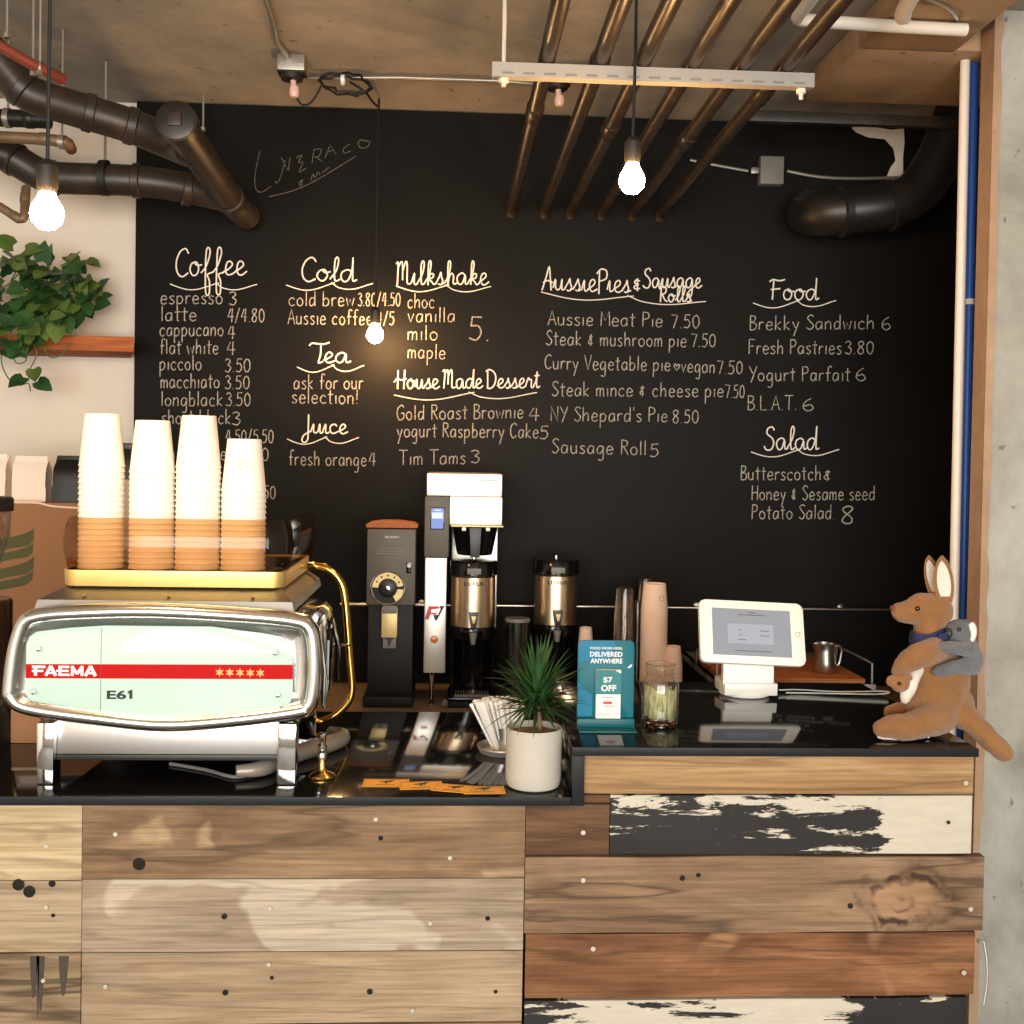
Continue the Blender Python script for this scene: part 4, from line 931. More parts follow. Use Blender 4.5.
b = B(); box(b, X(452), X(501), .24, .32, Z(640), Z(524.6), .004); obj('back_panel', b, 'steel_satin', br)
b = B(); box(b, X(451), X(503.4), .0, .31, Z(526.2), Z(524.6), .001); obj('hood_trim', b, 'tan_plastic', br)
b = B(); box(b, X(424.5), X(449.2), -.008, .3, Z(556.5), Z(496.5), .006); cp = obj('control_box', b, 'grey_plastic', br)
b = B(); box(b, X(430.4), X(444.2), -.011, -.006, Z(529), Z(506.6), .001); sc_ = obj('screen_bezel', b, 'black_gloss', cp)
b = B(); box(b, X(431.3), X(443.3), -.0118, -.0105, Z(528), Z(507.6)); obj('screen', b, 'screen_blue', sc_)
b = B(); box(b, X(432), X(442.6), -.0124, -.0112, Z(518), Z(512)); box(b, X(434), X(441), -.0124, -.0112, Z(510.4), Z(509.2)); obj('screen_graphic', b, 'screen_white', sc_)
b = B(); box(b, X(425.6), X(447.5), .004, .12, Z(673.5), Z(557.5), .005); cl_ = obj('hot_water_column', b, 'steel_satin', br)
b = B()
prism(b, [(X(426.4), Z(619.5)), (X(430), Z(606)), (X(440), Z(606)), (X(441.5), Z(608.5)), (X(433), Z(609.5)), (X(432.2), Z(612.5)), (X(438), Z(612.5)), (X(439), Z(614.5)), (X(431.8), Z(614.5)), (X(430.4), Z(619.5))], .0026, .0042); obj('logo_red', b, 'red_print', cl_)
b = B(); prism(b, [(X(440.5), Z(605.6)), (X(446), Z(605.6)), (X(438.5), Z(620.5)), (X(436.6), Z(620.5)), (X(434.4), Z(614.8)), (X(439.3), Z(614.8)), (X(441.8), Z(609))], .0024, .0042); obj('logo_black', b, 'black_print', cl_)
b = B(); lathe(b, [(.0001, -.004), (3.4*k, -.003), (4.1*k, .004)], (X(436), .002, Z(639.6)), 20, 0, 'y'); obj('button', b, 'orange_lens', cl_)
b = B(); lathe(b, [(.0001, 0), (2.6*k, 0), (2*k, Z(704)), (2*k, Z(690)), (3*k, Z(680)), (3*k, Z(673.6))], (X(434), .045, 0), 14); obj('hot_water_spout', b, 'chrome', br)
b = B(); lathe(b, [(.0001, Z(555.5)), (17.5*k, Z(555.5)), (18.5*k, Z(553)), (23*k, Z(528)), (23.4*k, Z(526.4))], (X(475.5), 23.5*k+.0, 0), 36); bk = obj('brew_basket', b, 'black_gloss', br)
b = B(); prism(b, [(X(469.5), Z(527)), (X(481.5), Z(527)), (X(480), Z(556.5)), (X(471), Z(556.5))], -.012, .02, 0, .002); obj('basket_handle', b, 'dark_plastic', bk)
b = B()
for x in (464, 488): box(b, X(x-2), X(x+2), -.006, .004, Z(530), Z(526.5), .001)
obj('basket_clip', b, 'white_plastic', bk)
dispenser(X, Z, k, br, 475, .012)
b = B(); prism(b, [(X(444.5), Z(705)), (X(450.5), Z(705)), (X(450), Z(699)), (X(446.5), Z(698))], -.024, -.017, 0, .001); obj('stand_label', b, 'mid_grey', br)
d2, q2 = root('thermal_dispenser', 556, 703, ZB, 'thermal coffee dispenser standing alone behind the potted spiky plant', 'coffee dispenser')
q2.by += .7
dispenser(lambda p: (p-557)*k, Z, k, d2, 557, .012)

# white power box, grey plastic jug, small cup, between the dispensers and the sign
M['frost'] = glassmat('frost', (.55, .53, .5), .12, .25)
jg, q = root('plastic_jug', 516, 704, ZB, 'hazy grey plastic jug behind the spiky plant between the coffee dispensers', 'jug')
b = B(); lathe(b, [(.0001, 0), (9*q.k, 0), (10*q.k, 2*q.k), (11.6*q.k, q.z(622)), (12.2*q.k, q.z(619)), (11.2*q.k, q.z(618.6)), (9.4*q.k, 3*q.k), (.0001, 3*q.k)], n=28); obj('jug_body', b, 'frost', jg)
b = B(); lathe(b, [(12.5*q.k, q.z(620.5)), (12.7*q.k, q.z(618.5)), (12*q.k, q.z(617.2)), (.0001, q.z(617))], n=28); obj('jug_lid', b, 'mid_grey', jg)

def cup_stack(px, top, Y, z0, r0, r1, h, pit, mat, where, group, name='paper_cup', maxn=34, lab='pale pink paper cup'):
    kk = Y/F; me = obj('c', cup_mesh(r0*kk, r1*kk, h*kk, lip=.0014), mat, None, 50); d = me.data; bpy.data.objects.remove(me)
    p = at(px, 650, Y); n = min(maxn, max(1, round((at(px, top, Y).z-z0-h*kk)/(pit*kk))+1))
    last = None
    for i in range(n):
        o = bpy.data.objects.new(name, d); COL.objects.link(o); o.location = (p.x, p.y, z0+.0006+(n-1-i)*pit*kk)
        tag(o, '%s, %s of %s' % (lab, ordl(i), where), 'cup', group)
        if i == 0: first = o
    return first
M['cup_clear'] = glassmat('cup_clear', (.93, .90, .87), .035, .1, .8)
fc = cup_stack(653.5, 582, 3.52, ZB, 13.6, 11.2, 28, 4.0, 'pink_paper', 'the tall stack behind the money jar', 'pink cups on the back counter')
cup_stack(673, 646, 3.50, ZB, 9.8, 7.6, 22, 3.2, 'pink_paper', 'the low stack behind the money jar', 'pink cups on the back counter', lab='small pale pink cup')
cup_stack(624, 586, 3.55, ZB, 11.5, 9, 34, 7, 'cup_clear', 'the wide stack behind the sign', 'clear cups on the back counter', 'plastic_cup', lab='clear plastic cup')
cup_stack(644, 579, 3.80, ZB, 12.0, 9.4, 34, 7, 'cup_clear', 'the stack behind the tall pink stack', 'clear cups on the back counter', 'plastic_cup', lab='clear plastic cup')
cup_stack(637, 600, 3.66, ZB, 9.5, 7.5, 26, 6, 'frost', 'the narrow hazy stack behind the sign', 'clear cups on the back counter', 'plastic_cup', lab='hazy plastic cup')
cup_stack(585.5, 626, 3.66, ZB, 7.5, 6, 17, 3, 'pink_paper', 'the stack beside the lone dispenser', 'pink cups on the back counter', lab='little pink cup')
b = B(); kk = 3.52/F; h = 28*kk
ringp = [cone_pt(.42+.0085*math.cos(t*PI/9)/(12.4*kk), h*.5+.0085*math.sin(t*PI/9), 13.6*kk, 11.2*kk, h) for t in range(19)]
for a_, c_ in zip(ringp, ringp[1:]):
    t = (c_-a_).normalized(); nn = V((a_.x, a_.y, 0)).normalized(); s_ = t.cross(nn).normalized()*.0008
    b.faces.new([b.verts.new(v) for v in (a_+s_, a_-s_, c_-s_, c_+s_)])
obj('stamp', b, 'mid_grey', fc, recalc=False)

# steel rail along the wall
b = B(); z = at(620, 607, 3.93).z; tube(b, [(at(340, 606, 3.93).x, 3.93, z), (at(905, 606, 3.93).x, 3.93, z)], .0068, 10); rl = obj('utensil_rail', b, 'steel')
tag(rl, 'thin steel rail fixed along the chalkboard behind the coffee machines', 'rail', kind='thing')
b = B()
for px in (421, 700, 845):
    x = at(px, 606, 3.93).x; tube(b, [(x, 3.93, z), (x, YBD-.0015, z)], .005, 8); lathe(b, [(.0001, 0), (.012, 0), (.012, .004), (.0001, .004)], (x, YBD-.006, z), 16, 0, 'y')
obj('mount', b, 'steel', rl)
# shelf rack with wooden board and milk pitcher
M['board_wood'] = wood('board_wood', (150, 84, 44), (190, 116, 66), (214, 142, 88), 3.3, 10, crack=.2)
zb_ = at(820, 682, 3.42).z; xa, xb = at(706, 670, 3.6).x, at(872, 684, 3.42).x
rk = thing('wall_rack', ((xa+xb)/2, 3.42, zb_), 'grey metal wall rack holding a wooden board behind the tablet', 'rack')
def rx(x): return x-(xa+xb)/2
b = B(); box(b, rx(xa), rx(xb), 0, .02, -.024, -.006, .002); box(b, rx(xa), rx(xb), 0, YBD-3.42-.002, -.009, -.006); box(b, rx(xa), rx(xa)+.012, 0, YBD-3.42-.002, -.03, -.006); box(b, rx(xb)-.012, rx(xb), 0, YBD-3.42-.002, -.03, -.006); obj('rack_tray', b, 'mid_grey', rk)
b = B(); prism(b, [(rx(xb)-.055, -.006), (rx(xb)+.012, -.006), (rx(xb)+.012, -.05), (rx(xb)+.002, -.03), (rx(xb)-.03, -.026)], -.004, .004, 0, .001); obj('bracket', b, 'galv', rk)
b = B(); x = rx(xb)+.004
tube(b, [(x, .01, -.005), (x, .012, .058), (x-.01, .04, .064), (x-.012, .30, .064), (x-.012, .32, -.004)], .0035, 8); obj('wire_guard', b, 'galv', rk)
b = B(); tube(b, [(rx(xa)-.004, .01, -.005), (rx(xa)-.004, .012, .05), (rx(xa)-.004, .30, .05), (rx(xa)-.004, .31, -.004)], .0035, 8); obj('wire_guard', b, 'galv', rk)
b = B(); box(b, xa+.016, xb-.02, 3.424, 3.80, zb_-.005, zb_+.010, .003)
tag(obj('wooden_board', b, 'board_wood'), 'reddish wooden board lying on the wall rack behind the tablet', 'board')
p = ground(824, 672, zb_+.0106); k = p.y/F
mp = thing('milk_pitcher', p, 'small stainless steel milk pitcher standing on the wooden board', 'pitcher')
b = B(); lathe(b, [(.0001, 0), (10.5*k, 0), (11.3*k, 1*k), (11.4*k, 10*k), (10.2*k, 22*k), (10.4*k, 28*k), (11*k, 29.5*k), (10.2*k, 29*k), (9.6*k, 22*k), (10.6*k, 9*k), (10*k, 2*k), (.0001, 2*k)], n=30)
for v in b.verts:
    if v.co.z > 26*k and v.co.x < -8*k: v.co.x -= 2*k
obj('body', b, 'steel', mp)
b = B(); tube(b, [(10*k, 0, 26*k), (15*k, 0, 27*k), (17.6*k, 0, 24*k), (17*k, 0, 16*k), (15*k, 0, 8*k), (11*k, 0, 7*k)], 1.3*k, 8, smooth=4); obj('handle', b, 'steel', mp)
# ------------------------------------------------------------------ things on the front worktops
# potted plant
M['pot_concrete'] = simple('pot_concrete', (190, 184, 171), .8, 0, .07, 26, .2)
M['soil'] = simple('soil', (150, 118, 92), .95, 0, .35, 120)
def leafmat(name, a, c, seed):
    m = N(name); f = m.noise(m.coord((1, 1, 1), (seed, 0, 0)), 14, 4)
    m.col(m.ramp(f, [(.3, lin(a)), (.7, lin(c))])); m.set(Roughness=.45); return m.m
M['leaf_dark'] = leafmat('leaf_dark', (26, 58, 30), (56, 96, 48), 1)
M['leaf_mid'] = leafmat('leaf_mid', (62, 88, 36), (100, 124, 58), 2)
M['stem_brown'] = simple('stem_brown', (120, 92, 66), .8, 0, .2, 90)
def gthing(name, px, py, z, label, cat, group=None):
    g = ground(px, py, z); g.z = z+.0006
    return thing(name, g, label, cat, group), g.y/F
pp, k = gthing('potted_plant', 533, 786, ZL, 'spiky green plant in a pale concrete pot on the lower worktop', 'potted plant')
b = B(); R_ = 28.2*k; H_ = 60*k
lathe(b, [(.0001, 0), (R_*.8, 0), (R_*.93, 2*k), (R_*.985, 7*k), (R_, 14*k), (R_, H_-1.5*k), (R_*.985, H_), (R_*.93, H_), (R_*.91, H_-1.5*k), (R_*.9, H_-8*k)], n=48); obj('pot', b, 'pot_concrete', pp)
b = B(); lathe(b, [(.0001, H_-5*k), (R_*.5, H_-4.4*k), (R_*.905, H_-6*k)], n=32)
for v in b.verts: v.co.z += .002*noise.noise(v.co*70)
obj('soil', b, 'soil', pp)
b = B(); sx = 6*k
tube(b, [(sx, 0, H_-7*k), (sx*.9, 0, H_+6*k), (sx*.6, 0, H_+16*k), (0, 0, H_+32*k)], [3.2*k, 2.8*k, 3*k, 3.6*k], 10, smooth=3); obj('stem', b, 'stem_brown', pp)
b = B(); rnd = random.Random(3)
for i in range(210):
    a = rnd.uniform(0, 2*PI); el = rnd.uniform(-.05, 1.45)
    Ln = rnd.uniform(54, 80)*k*(.72 if el < .2 else .88 if el < .7 else 1.0); w0 = rnd.uniform(3.2, 5.0)*k
    base = V((sx*.4, 0, H_+rnd.uniform(12, 34)*k)); d = V((math.cos(a)*math.cos(el), math.sin(a)*math.cos(el), math.sin(el)))
    droop = rnd.uniform(.2, .5)*(1.1-max(0, el)*.5); side = d.cross(V((0, 0, 1))).normalized(); n = 7; L_, C_, Rr = [], [], []
    for j in range(n+1):
        t = j/n; p = base+d*Ln*t+V((0, 0, -droop*Ln*t*t)); ww = w0*(.45+1.4*t*(1-t)*1.6)*(1-t**3) if j < n else .0002
        up = V((0, 0, 1))*ww*.22
        L_.append(p+side*ww*.5+up); C_.append(p); Rr.append(p-side*ww*.5+up)
    loft(b, [[x, y, z] for x, y, z in zip(L_, C_, Rr)], closed=False)
obj('foliage', b, 'leaf_dark', pp, 80, recalc=False)

# straws in steel ring holder
sh, k = gthing('straw_holder', 497, 757, ZL, 'round steel dish holding wrapped straws beside the plant pot', 'holder')
b = B(); lathe(b, [(.0001, .002), (24*k, .002), (26*k, 5*k), (27.6*k, 7*k), (28*k, 6*k), (26.6*k, 3*k), (24.6*k, 0), (.0001, 0)], (8*k, 20*k, 0), 36); obj('dish', b, 'steel_satin', sh)
b = B(); lathe(b, [(13*k, .003), (15*k, 26*k), (15.4*k, 26*k), (13.6*k, .003)], (11*k, 22*k, 0), 24); obj('inner_cup', b, 'steel', sh)
base0 = V(sh.location); sm = None; rnd = random.Random(11)
for i in range(96):
    u = rnd.random(); fan = -24+34*u if i < 74 else rnd.uniform(6, 20)
    x0 = (-2+22*u+rnd.uniform(-2, 2)) if i < 74 else rnd.uniform(16, 24); yy = rnd.uniform(10, 30)
    p0 = base0+V((x0*k, yy*k, 2.4*k)); topx = x0-20*(1-u)+rnd.uniform(-3, 3) if i < 74 else x0+rnd.uniform(-2, 8)
    p1 = base0+V((topx*k, (yy+rnd.uniform(-3, 7))*k, rnd.uniform(43, 50)*k)); d = p1-p0
    if sm is None:
        b = B(); tube(b, [(0, 0, 0), (0, 0, 49.5*k)], .0035, 7); tube(b, [(0, 0, 49.5*k), (0, 0, 53*k)], .0042, 6, flat=.35)
        o = obj('wrapped_straw', b, 'paper'); sm = o
    else: o = sm.copy(); COL.objects.link(o)
    o.location = p0; o.rotation_euler = d.to_track_quat('Z', 'Y').to_euler()
    tag(o, 'white paper wrapped straw fanned out in the steel dish beside the plant pot', 'straw', 'wrapped straws in the steel dish')

# orange cards
M['card_orange'] = simple('card_orange', (255, 182, 62), .5, 0, .04, 20)
CARDS = [((365, 789), (409, 777), (438, 778), (402, 790), 'flat orange card, first of the row towards the espresso machine'),
         ((402, 795), (399, 790), (439, 777), (441, 791), 'orange card tucked second in the row, tilted towards the bar edge'),
         ((430, 784), (470, 780), (477, 789), (449, 797), 'orange card lying on top, slanted, third in the row'),
         ((462, 791), (468, 783), (506, 784), (501, 796), 'orange card nearest the plant pot')]
def animal(bm, T, y=0):
    """small standing animal silhouette print"""
    pts = [(-.34, .02), (-.20, .10), (-.02, .24), (.10, .26), (.2, .36), (.26, .34), (.34, .26), (.24, .2), (.16, .06), (.2, -.06), (.14, -.05), (.06, .02), (.04, -.16), (.12, -.2), (-.06, -.2), (-.02, -.05), (-.16, .0)]
    f = bm.faces.new([bm.verts.new(T(x, z)) for x, z in pts]); f.material_index = 1
cards_xy = [(386, 783.5, .095, .055, -.02), (421, 786.5, .09, .052, .10), (454, 790, .085, .052, -.26), (484, 790.5, .085, .052, .03)]
for i, (px, py, w, h, rot) in enumerate(cards_xy):
    g = ground(px, py, ZL); g.z = ZL+.0008+.0012*[0, 1, 2, 0][i]
    b = B(); h *= 1.0
    box(b, -w/2, w/2, -h/2, h/2, 0, .0006)
    c = obj('orange_card', b, 'card_orange'); c.location = g; c.rotation_euler = (0, 0, rot); tag(c, CARDS[i][4], 'card', 'orange cards on the lower worktop')
    b = B(); e = .004; zt2 = .0009
    g_ = .0007
    for (x0, x1, y0_, y1_) in ((-w/2+e, w/2-e, -h/2+e, -h/2+e+g_), (-w/2+e, w/2-e, h/2-e-g_, h/2-e), (-w/2+e, -w/2+e+g_, -h/2+e, h/2-e), (w/2-e-g_, w/2-e, -h/2+e, h/2-e)): box(b, x0, x1, y0_, y1_, .0004, zt2)
    animal(b, lambda x, z: (x*.055, z*.045+.004, zt2)); box(b, -.02, .018, -.0145, -.0125, .0004, zt2)
    for f in b.faces: f.material_index = 0
    obj('print', b, 'black_print', c, 0)

# teal leaflet stand
M['teal'] = simple('teal', (14, 104, 116), .3, 0, .03, Specular_IOR_Level=.12)
M['teal_dark'] = simple('teal_dark', (20, 92, 96), .25, 0, .03, Specular_IOR_Level=.2)
M['sky_print'] = simple('sky_print', (46, 124, 156), .3, 0, .03, Specular_IOR_Level=.12)
M['teal_print'] = simple('teal_print', (26, 118, 122), .5, 0, .03)
ts, k = gthing('leaflet_stand', 608, 733, ZR, 'teal acrylic leaflet stand offering food delivery on the raised worktop', 'sign')
X = lambda p: (p-608)*k
Z = lambda p: (733-p)*k
b = B(); prism(b, rrect(X(578.5), X(637), 0.001, Z(643), .012), .046, .050, 0, .0008); bp = obj('back_plate', b, 'teal', ts)
b = B(); box(b, X(578.5), X(637.5), -.004, .046, 0, .0035, .0008); box(b, X(578.5), X(637), .028, .046, .0037, Z(722.5), .001); obj('foot_plate', b, 'teal_dark', ts)
b = B(); prism(b, [(X(579), Z(646)), (X(582), Z(643.4)), (X(617), Z(643.4)), (X(613), Z(660)), (X(579), Z(666))], .0452, .0462); obj('colour_block', b, 'sky_print', bp); b = B(); prism(b, [(X(579), Z(686)), (X(594), Z(700)), (X(594), Z(721)), (X(579), Z(721))], .0452, .0462); obj('colour_block', b, 'sky_print', bp)
text('lettering', 'FOOD FROM HERE,', 'white_print', bp, X(591), X(624.5), Z(652.2), 2.6*k, .0455, .005)
text('lettering', 'DELIVERED', 'white_print', bp, X(591), X(624.5), Z(659.5), 5.0*k, .0455, .018)
text('lettering', 'ANYWHERE', 'white_print', bp, X(591.5), X(624.5), Z(666.5), 5.0*k, .0455, .018)
b = B(); prism(b, [(X(630), Z(671)), (X(633), Z(668)), (X(635), Z(667.5)), (X(634), Z(670)), (X(632), Z(671.5))], .0452, .0462); obj('bird_mark', b, 'white_print', bp)
lf = thing('leaflet_stack', V(ts.location)+V((0, 0, Z(722.3)+.0008)), 'stack of small white and teal discount leaflets in the teal stand', 'leaflets')
Zl = lambda p: (722-p)*k
b = B(); box(b, X(597), X(622.5), .030, .044, Zl(718), Zl(672.5), .0008); box(b, X(597), X(622.5), .030, .044, 0, Zl(718.2)); obj('leaflet', b, 'paper', lf)
b = B(); prism(b, [(X(596.8), Zl(697)), (X(622.7), Zl(697)), (X(622.7), Zl(676)), (X(616), Zl(672.3)), (X(597), Zl(672.3))], .0286, .0299); lh = obj('teal_header', b, 'teal_print', lf)
text('lettering', '$7', 'white_print', lh, X(604), X(613.5), Zl(684.5), 6.4*k, .0283, .02)
text('lettering', 'OFF', 'white_print', lh, X(602), X(617.5), Zl(693.5), 6.4*k, .0283, .025)
b = B(); box(b, X(604.5), X(613.5), .0285, .0302, Zl(707), Zl(704.4), .0004); box(b, X(603), X(615), .0288, .0302, Zl(700.5), Zl(700.0)); box(b, X(605), X(616), .0288, .0302, Zl(709.5), Zl(709)); obj('small_print', b, 'red_print', lf)

# money jar
mj, k = gthing('mason_jar', 663, 730, ZR, 'clear mason jar of banknotes and coins on the raised worktop', 'jar')
M['jar_glass'] = glassmat('jar_glass', (.94, .95, .93), .05, .02, 1.1)
b = B(); R_ = 19.2*k
prof = [(.0001, 0), (R_*.78, 0), (R_*.9, 1.5*k), (R_*.97, 5*k), (R_, 12*k), (R_, 42*k), (R_*.96, 47*k), (R_*.82, 52*k), (R_*.78, 54*k), (R_*.84, 54.8*k), (R_*.84, 56.2*k), (R_*.79, 57*k), (R_*.79, 58.2*k), (R_*.84, 59*k), (R_*.84, 60.4*k), (R_*.79, 61.2*k), (R_*.79, 63*k), (R_*.82, 64*k), (R_*.76, 64.4*k), (R_*.73, 63*k)]
lathe(b, prof, (0, R_, 0), 44); obj('glass', b, 'jar_glass', mj, 60)
M['banknote'] = None
m = N('banknote'); f = m.noise(m.coord((60, 60, 12)), 3, 4, .7); g2 = m.noise(m.coord(), 70, 3)
m.col(m.mix(m.ramp(f, [(.42, 0.), (.6, .8)]), m.mix(g2, lin((214, 208, 160)), lin((188, 184, 130))), lin((112, 112, 72)))); m.set(Roughness=.8); M['banknote'] = m.m
M['copper_coin'] = simple('copper_coin', (140, 84, 50), .35, .8); M['nickel_coin'] = simple('nickel_coin', (170, 166, 156), .35, .8)
jl = V(mj.location); rnd = random.Random(5)
for i, (r, a0, a1, z0, z1, lab) in enumerate(((.9, PI*1.06, PI*1.58, 10, 41, 'pale banknote curled inside the jar against the near glass, towards the sign'), (.86, PI*1.5, PI*1.96, 8, 40, 'pale banknote curled inside the jar against the near glass, towards the tablet'), (.72, PI*.1, PI*.95, 11, 38, 'banknote curled at the far side inside the money jar'))):
    b = B(); lo = [[], []]; n = 18
    for j in range(n+1):
        a = a0+(a1-a0)*j/n; rr = R_*(r+.03*math.sin(j*1.3)); x, y = rr*math.cos(a), rr*math.sin(a)
        lo[0].append((x, y, (z0+1.4*math.sin(j*.5))*k)); lo[1].append((x*.99, y*.99, (z1+1.6*math.sin(j*.4+i))*k))
    loft(b, lo, closed=False); o = obj('banknote', b, 'banknote', recalc=False)
    sd = o.modifiers.new('thick', 'SOLIDIFY'); sd.thickness = .0004
    o.location = jl+V((0, R_, 0)); tag(o, lab, 'banknote', 'money in the jar')
cm = None
for i in range(26):
    b_ = rnd.uniform(0, 2*PI); rr = R_*.72*math.sqrt(rnd.random())
    if i < 2:
        b = B(); lathe(b, [(.0001, .0007), (.0088, .0007), (.0094, .0004), (.0094, -.0004), (.0088, -.0007), (.0001, -.0007)], n=18); o = obj('coin', b, ['copper_coin', 'nickel_coin'][i]); cm = (cm or [])+[o]
    else: o = cm[i % 2].copy(); COL.objects.link(o)
    o.location = jl+V((rr*math.cos(b_), R_+rr*math.sin(b_), .0016+.0017*(i//5))); o.rotation_euler = (rnd.uniform(-.2, .2), rnd.uniform(-.2, .2), 0)
    tag(o, ['copper', 'silvery'][i % 2]+' coin in the heap at the bottom of the money jar', 'coin', ['copper', 'silvery'][i % 2]+' coins in the money jar')

# tablet on its white stand
M['case_white'] = simple('case_white', (246, 243, 232), .35, 0, .015)
tb, k = gthing('tablet_stand', 749.5, 698, ZR, 'white tablet till on a white swivel stand on the raised worktop', 'tablet')
X = lambda p: (p-751)*k
Z = lambda p: (698-p)*k
b = B(); lathe(b, [(.0001, 0), (25*k, 0), (26*k, 1*k), (25*k, 2.6*k), (.0001, 3*k)], (0, 20*k, 0), 40); obj('swivel_base', b, 'white_plastic', tb)
b = B(); box(b, X(724.5), X(779.5), -.006, .10, Z(697)+.003, Z(683), .005); obj('stand_foot', b, 'white_plastic', tb)
b = B()
lo = []
for y, z in ((.004, Z(685)), (.004, Z(672)), (.010, Z(658)), (.03, Z(646)), (.036, Z(640))): lo.append([(X(724), y, z), (X(776), y, z), (X(776), y+.02, z+.003), (X(724), y+.02, z+.003)])
loft(b, lo, cap0=True, cap1=True); obj('stand_neck', b, 'white_plastic', tb)
# the case is built flat in the XZ plane, then tilted back and turned slightly
T = Matrix.Translation((X(751), -.012, Z(630.5))) @ Matrix.Rotation(math.radians(2.2), 4, 'Y') @ Matrix.Rotation(math.radians(-22), 4, 'X')
cz = 1/math.cos(math.radians(22))
W_, H_ = 53.5*k, 29.8*k*cz
def tobj(name, b, mat, par, sharp=38): xf(b, b.verts, T); return obj(name, b, mat, par, sharp)
b = B(); prism(b, rrect(-W_, W_, -H_, H_, .014), 0, .016, 0, .004); cs = tobj('case', b, 'case_white', tb)
b = B(); prism(b, rrect(-W_+.012, W_-.006, -H_+.006, H_-.006, .010), -.0014, .001, 0, .0008); tobj('face_plate', b, 'case_white', cs)
M['screen_grey'] = emit('screen_grey', (.40, .40, .42), .9); M['screen_light'] = emit('screen_light', (.50, .50, .53), .95); M['screen_text'] = simple('screen_text', (90, 90, 100), .5)
sx0, sx1, sz0, sz1 = -41*k, 39.5*k, -22.6*k*cz, 22*k*cz
b = B(); box(b, sx0, sx1, -.0022, -.0012, sz0, sz1); sc_ = tobj('screen', b, 'screen_grey', cs)
b = B(); box(b, sx0+.038, sx1-.044, -.0026, -.002, sz0+.03, sz1-.038); tobj('screen_panel', b, 'screen_light', sc_)
b = B()
for x, z, w in ((0, sz1-.009, .016), (0, sz1-.015, .07), (-.03, .004, .006), (.03, .004, .022), (-.03, -.008, .006), (.03, -.008, .022), (-.026, -.02, .02), (0, sz0+.012, .09)):
    box(b, x-w/2, x+w/2, -.003, -.0024, z-.0009, z+.0009)
tobj('screen_writing', b, 'screen_text', sc_)
b = B(); c_ = (46.5*k, -.0018, 0); lathe(b, [(.0052, 0), (.0052, -.0006), (.0062, -.0006), (.0062, 0)], c_, 24, 0, 'y'); tobj('home_button', b, 'mid_grey', cs)
b = B(); tube(b, [ground(779, 692, ZR)+V((0, 0, .005)), ground(800, 691, ZR)+V((0, 0, .0032)), ground(840, 693, ZR)+V((0, 0, .0032)), ground(884, 692.5, ZR)+V((0, 0, .0032)), ground(887, 694.5, ZR)+V((0, 0, .0032)), ground(870, 695.5, ZR)+V((0, 0, .0032)), ground(820, 694.5, ZR)+V((0, 0, .0032)), ground(786, 694, ZR)+V((0, 0, .0032))], .0017, 6, smooth=5)
tag(obj('charging_cable', b, 'white_plastic'), 'thin white cable looping from the tablet stand along the raised worktop', 'cable')
# ------------------------------------------------------------------ pipes, conduits and wiring
def rusty(name, a, c, r, seed, amt=.5, rough=.5, metal=.3):
    m = N(name); f = m.noise(m.coord((1, 1, 1), (seed, 0, 0)), 9, 6, .65, .4)
    g = m.noise(m.coord((1, 1, 1), (0, seed, 0)), 40, 4, .6)
    base = m.mix(g, lin(a), lin(c)); m.col(m.mix(m.ramp(f, [(.5, 0.), (.68, amt)]), base, lin(r))); m.set(Roughness=rough, Metallic=metal); return m.m
M['iron_pipe'] = rusty('iron_pipe', (36, 31, 28), (54, 47, 41), (96, 70, 48), 1, .35, .42, .1)
M['iron_black'] = rusty('iron_black', (22, 21, 20), (34, 32, 30), (70, 56, 44), 2, .2, .4, .1)
M['conduit_rust'] = rusty('conduit_rust', (34, 29, 26), (52, 44, 38), (92, 70, 52), 3, .5, .34, .15)
M['old_brass'] = rusty('old_brass', (104, 84, 62), (132, 108, 80), (80, 60, 44), 4, .5, .5, .3)
M['red_pipe'] = rusty('red_pipe', (120, 56, 44), (142, 72, 56), (90, 60, 46), 5, .3)
M['pvc'] = simple('pvc', (236, 226, 212), .4, 0, .04)
M['blue_pipe'] = simple('blue_pipe', (44, 92, 178), .4, 0, .06)
M['rubber'] = simple('rubber', (18, 17, 16), .6)
def P3(a): return [at(x, y, Y) for x, y, Y in a]
def collar(b, p, d, r, w=.03, mi=0):
    d = V(d).normalized(); tube(b, [V(p)-d*w/2, V(p)-d*(w/2-.004), V(p)+d*(w/2-.004), V(p)+d*w/2], [r*.98, r*1.1, r*1.1, r*.98], 24, mi)
def pipe(name, label, pts, r, mat, smooth=4, collars=(), cat='pipe', ends=()):
    P = P3(pts); t = thing(name, P[len(P)//2], label, cat); o = V(t.location)
    b = B(); tube(b, [p-o for p in P], r, 24, smooth=smooth); obj('run', b, mat, t)
    for x, y, Y, dx, dy, dY in collars:
        b = B(); c = at(x, y, Y)-o; d = at(x+dx, y+dy, Y+dY)-o-c; collar(b, c, d, r); obj('collar', b, mat, t)
    t['kind'] = 'thing'
    return t, o
DN, DO = pipe('drain_pipe', 'thick black drain pipes with a capped cleanout joining at the chalkboard corner', [(-60, 10, 3.0), (-10, 52, 3.05), (22, 88, 3.1), (40, 98, 3.12), (89, 113, 3.18), (131, 126, 3.22), (172, 143, 3.28), (190, 150, 3.24)], .049, 'iron_pipe', 4, [(89, 113, 3.18, 10, 3, .01), (131, 126, 3.22, 10, 3.3, .01), (22, 88, 3.1, 10, 8, .01)])
PTS = [(-70, 140, 3.5), (-10, 150, 3.55), (15, 160, 3.58), (38, 173, 3.6), (60, 178, 3.6), (137, 181, 3.62), (187, 188, 3.66), (226, 197, 3.72)]
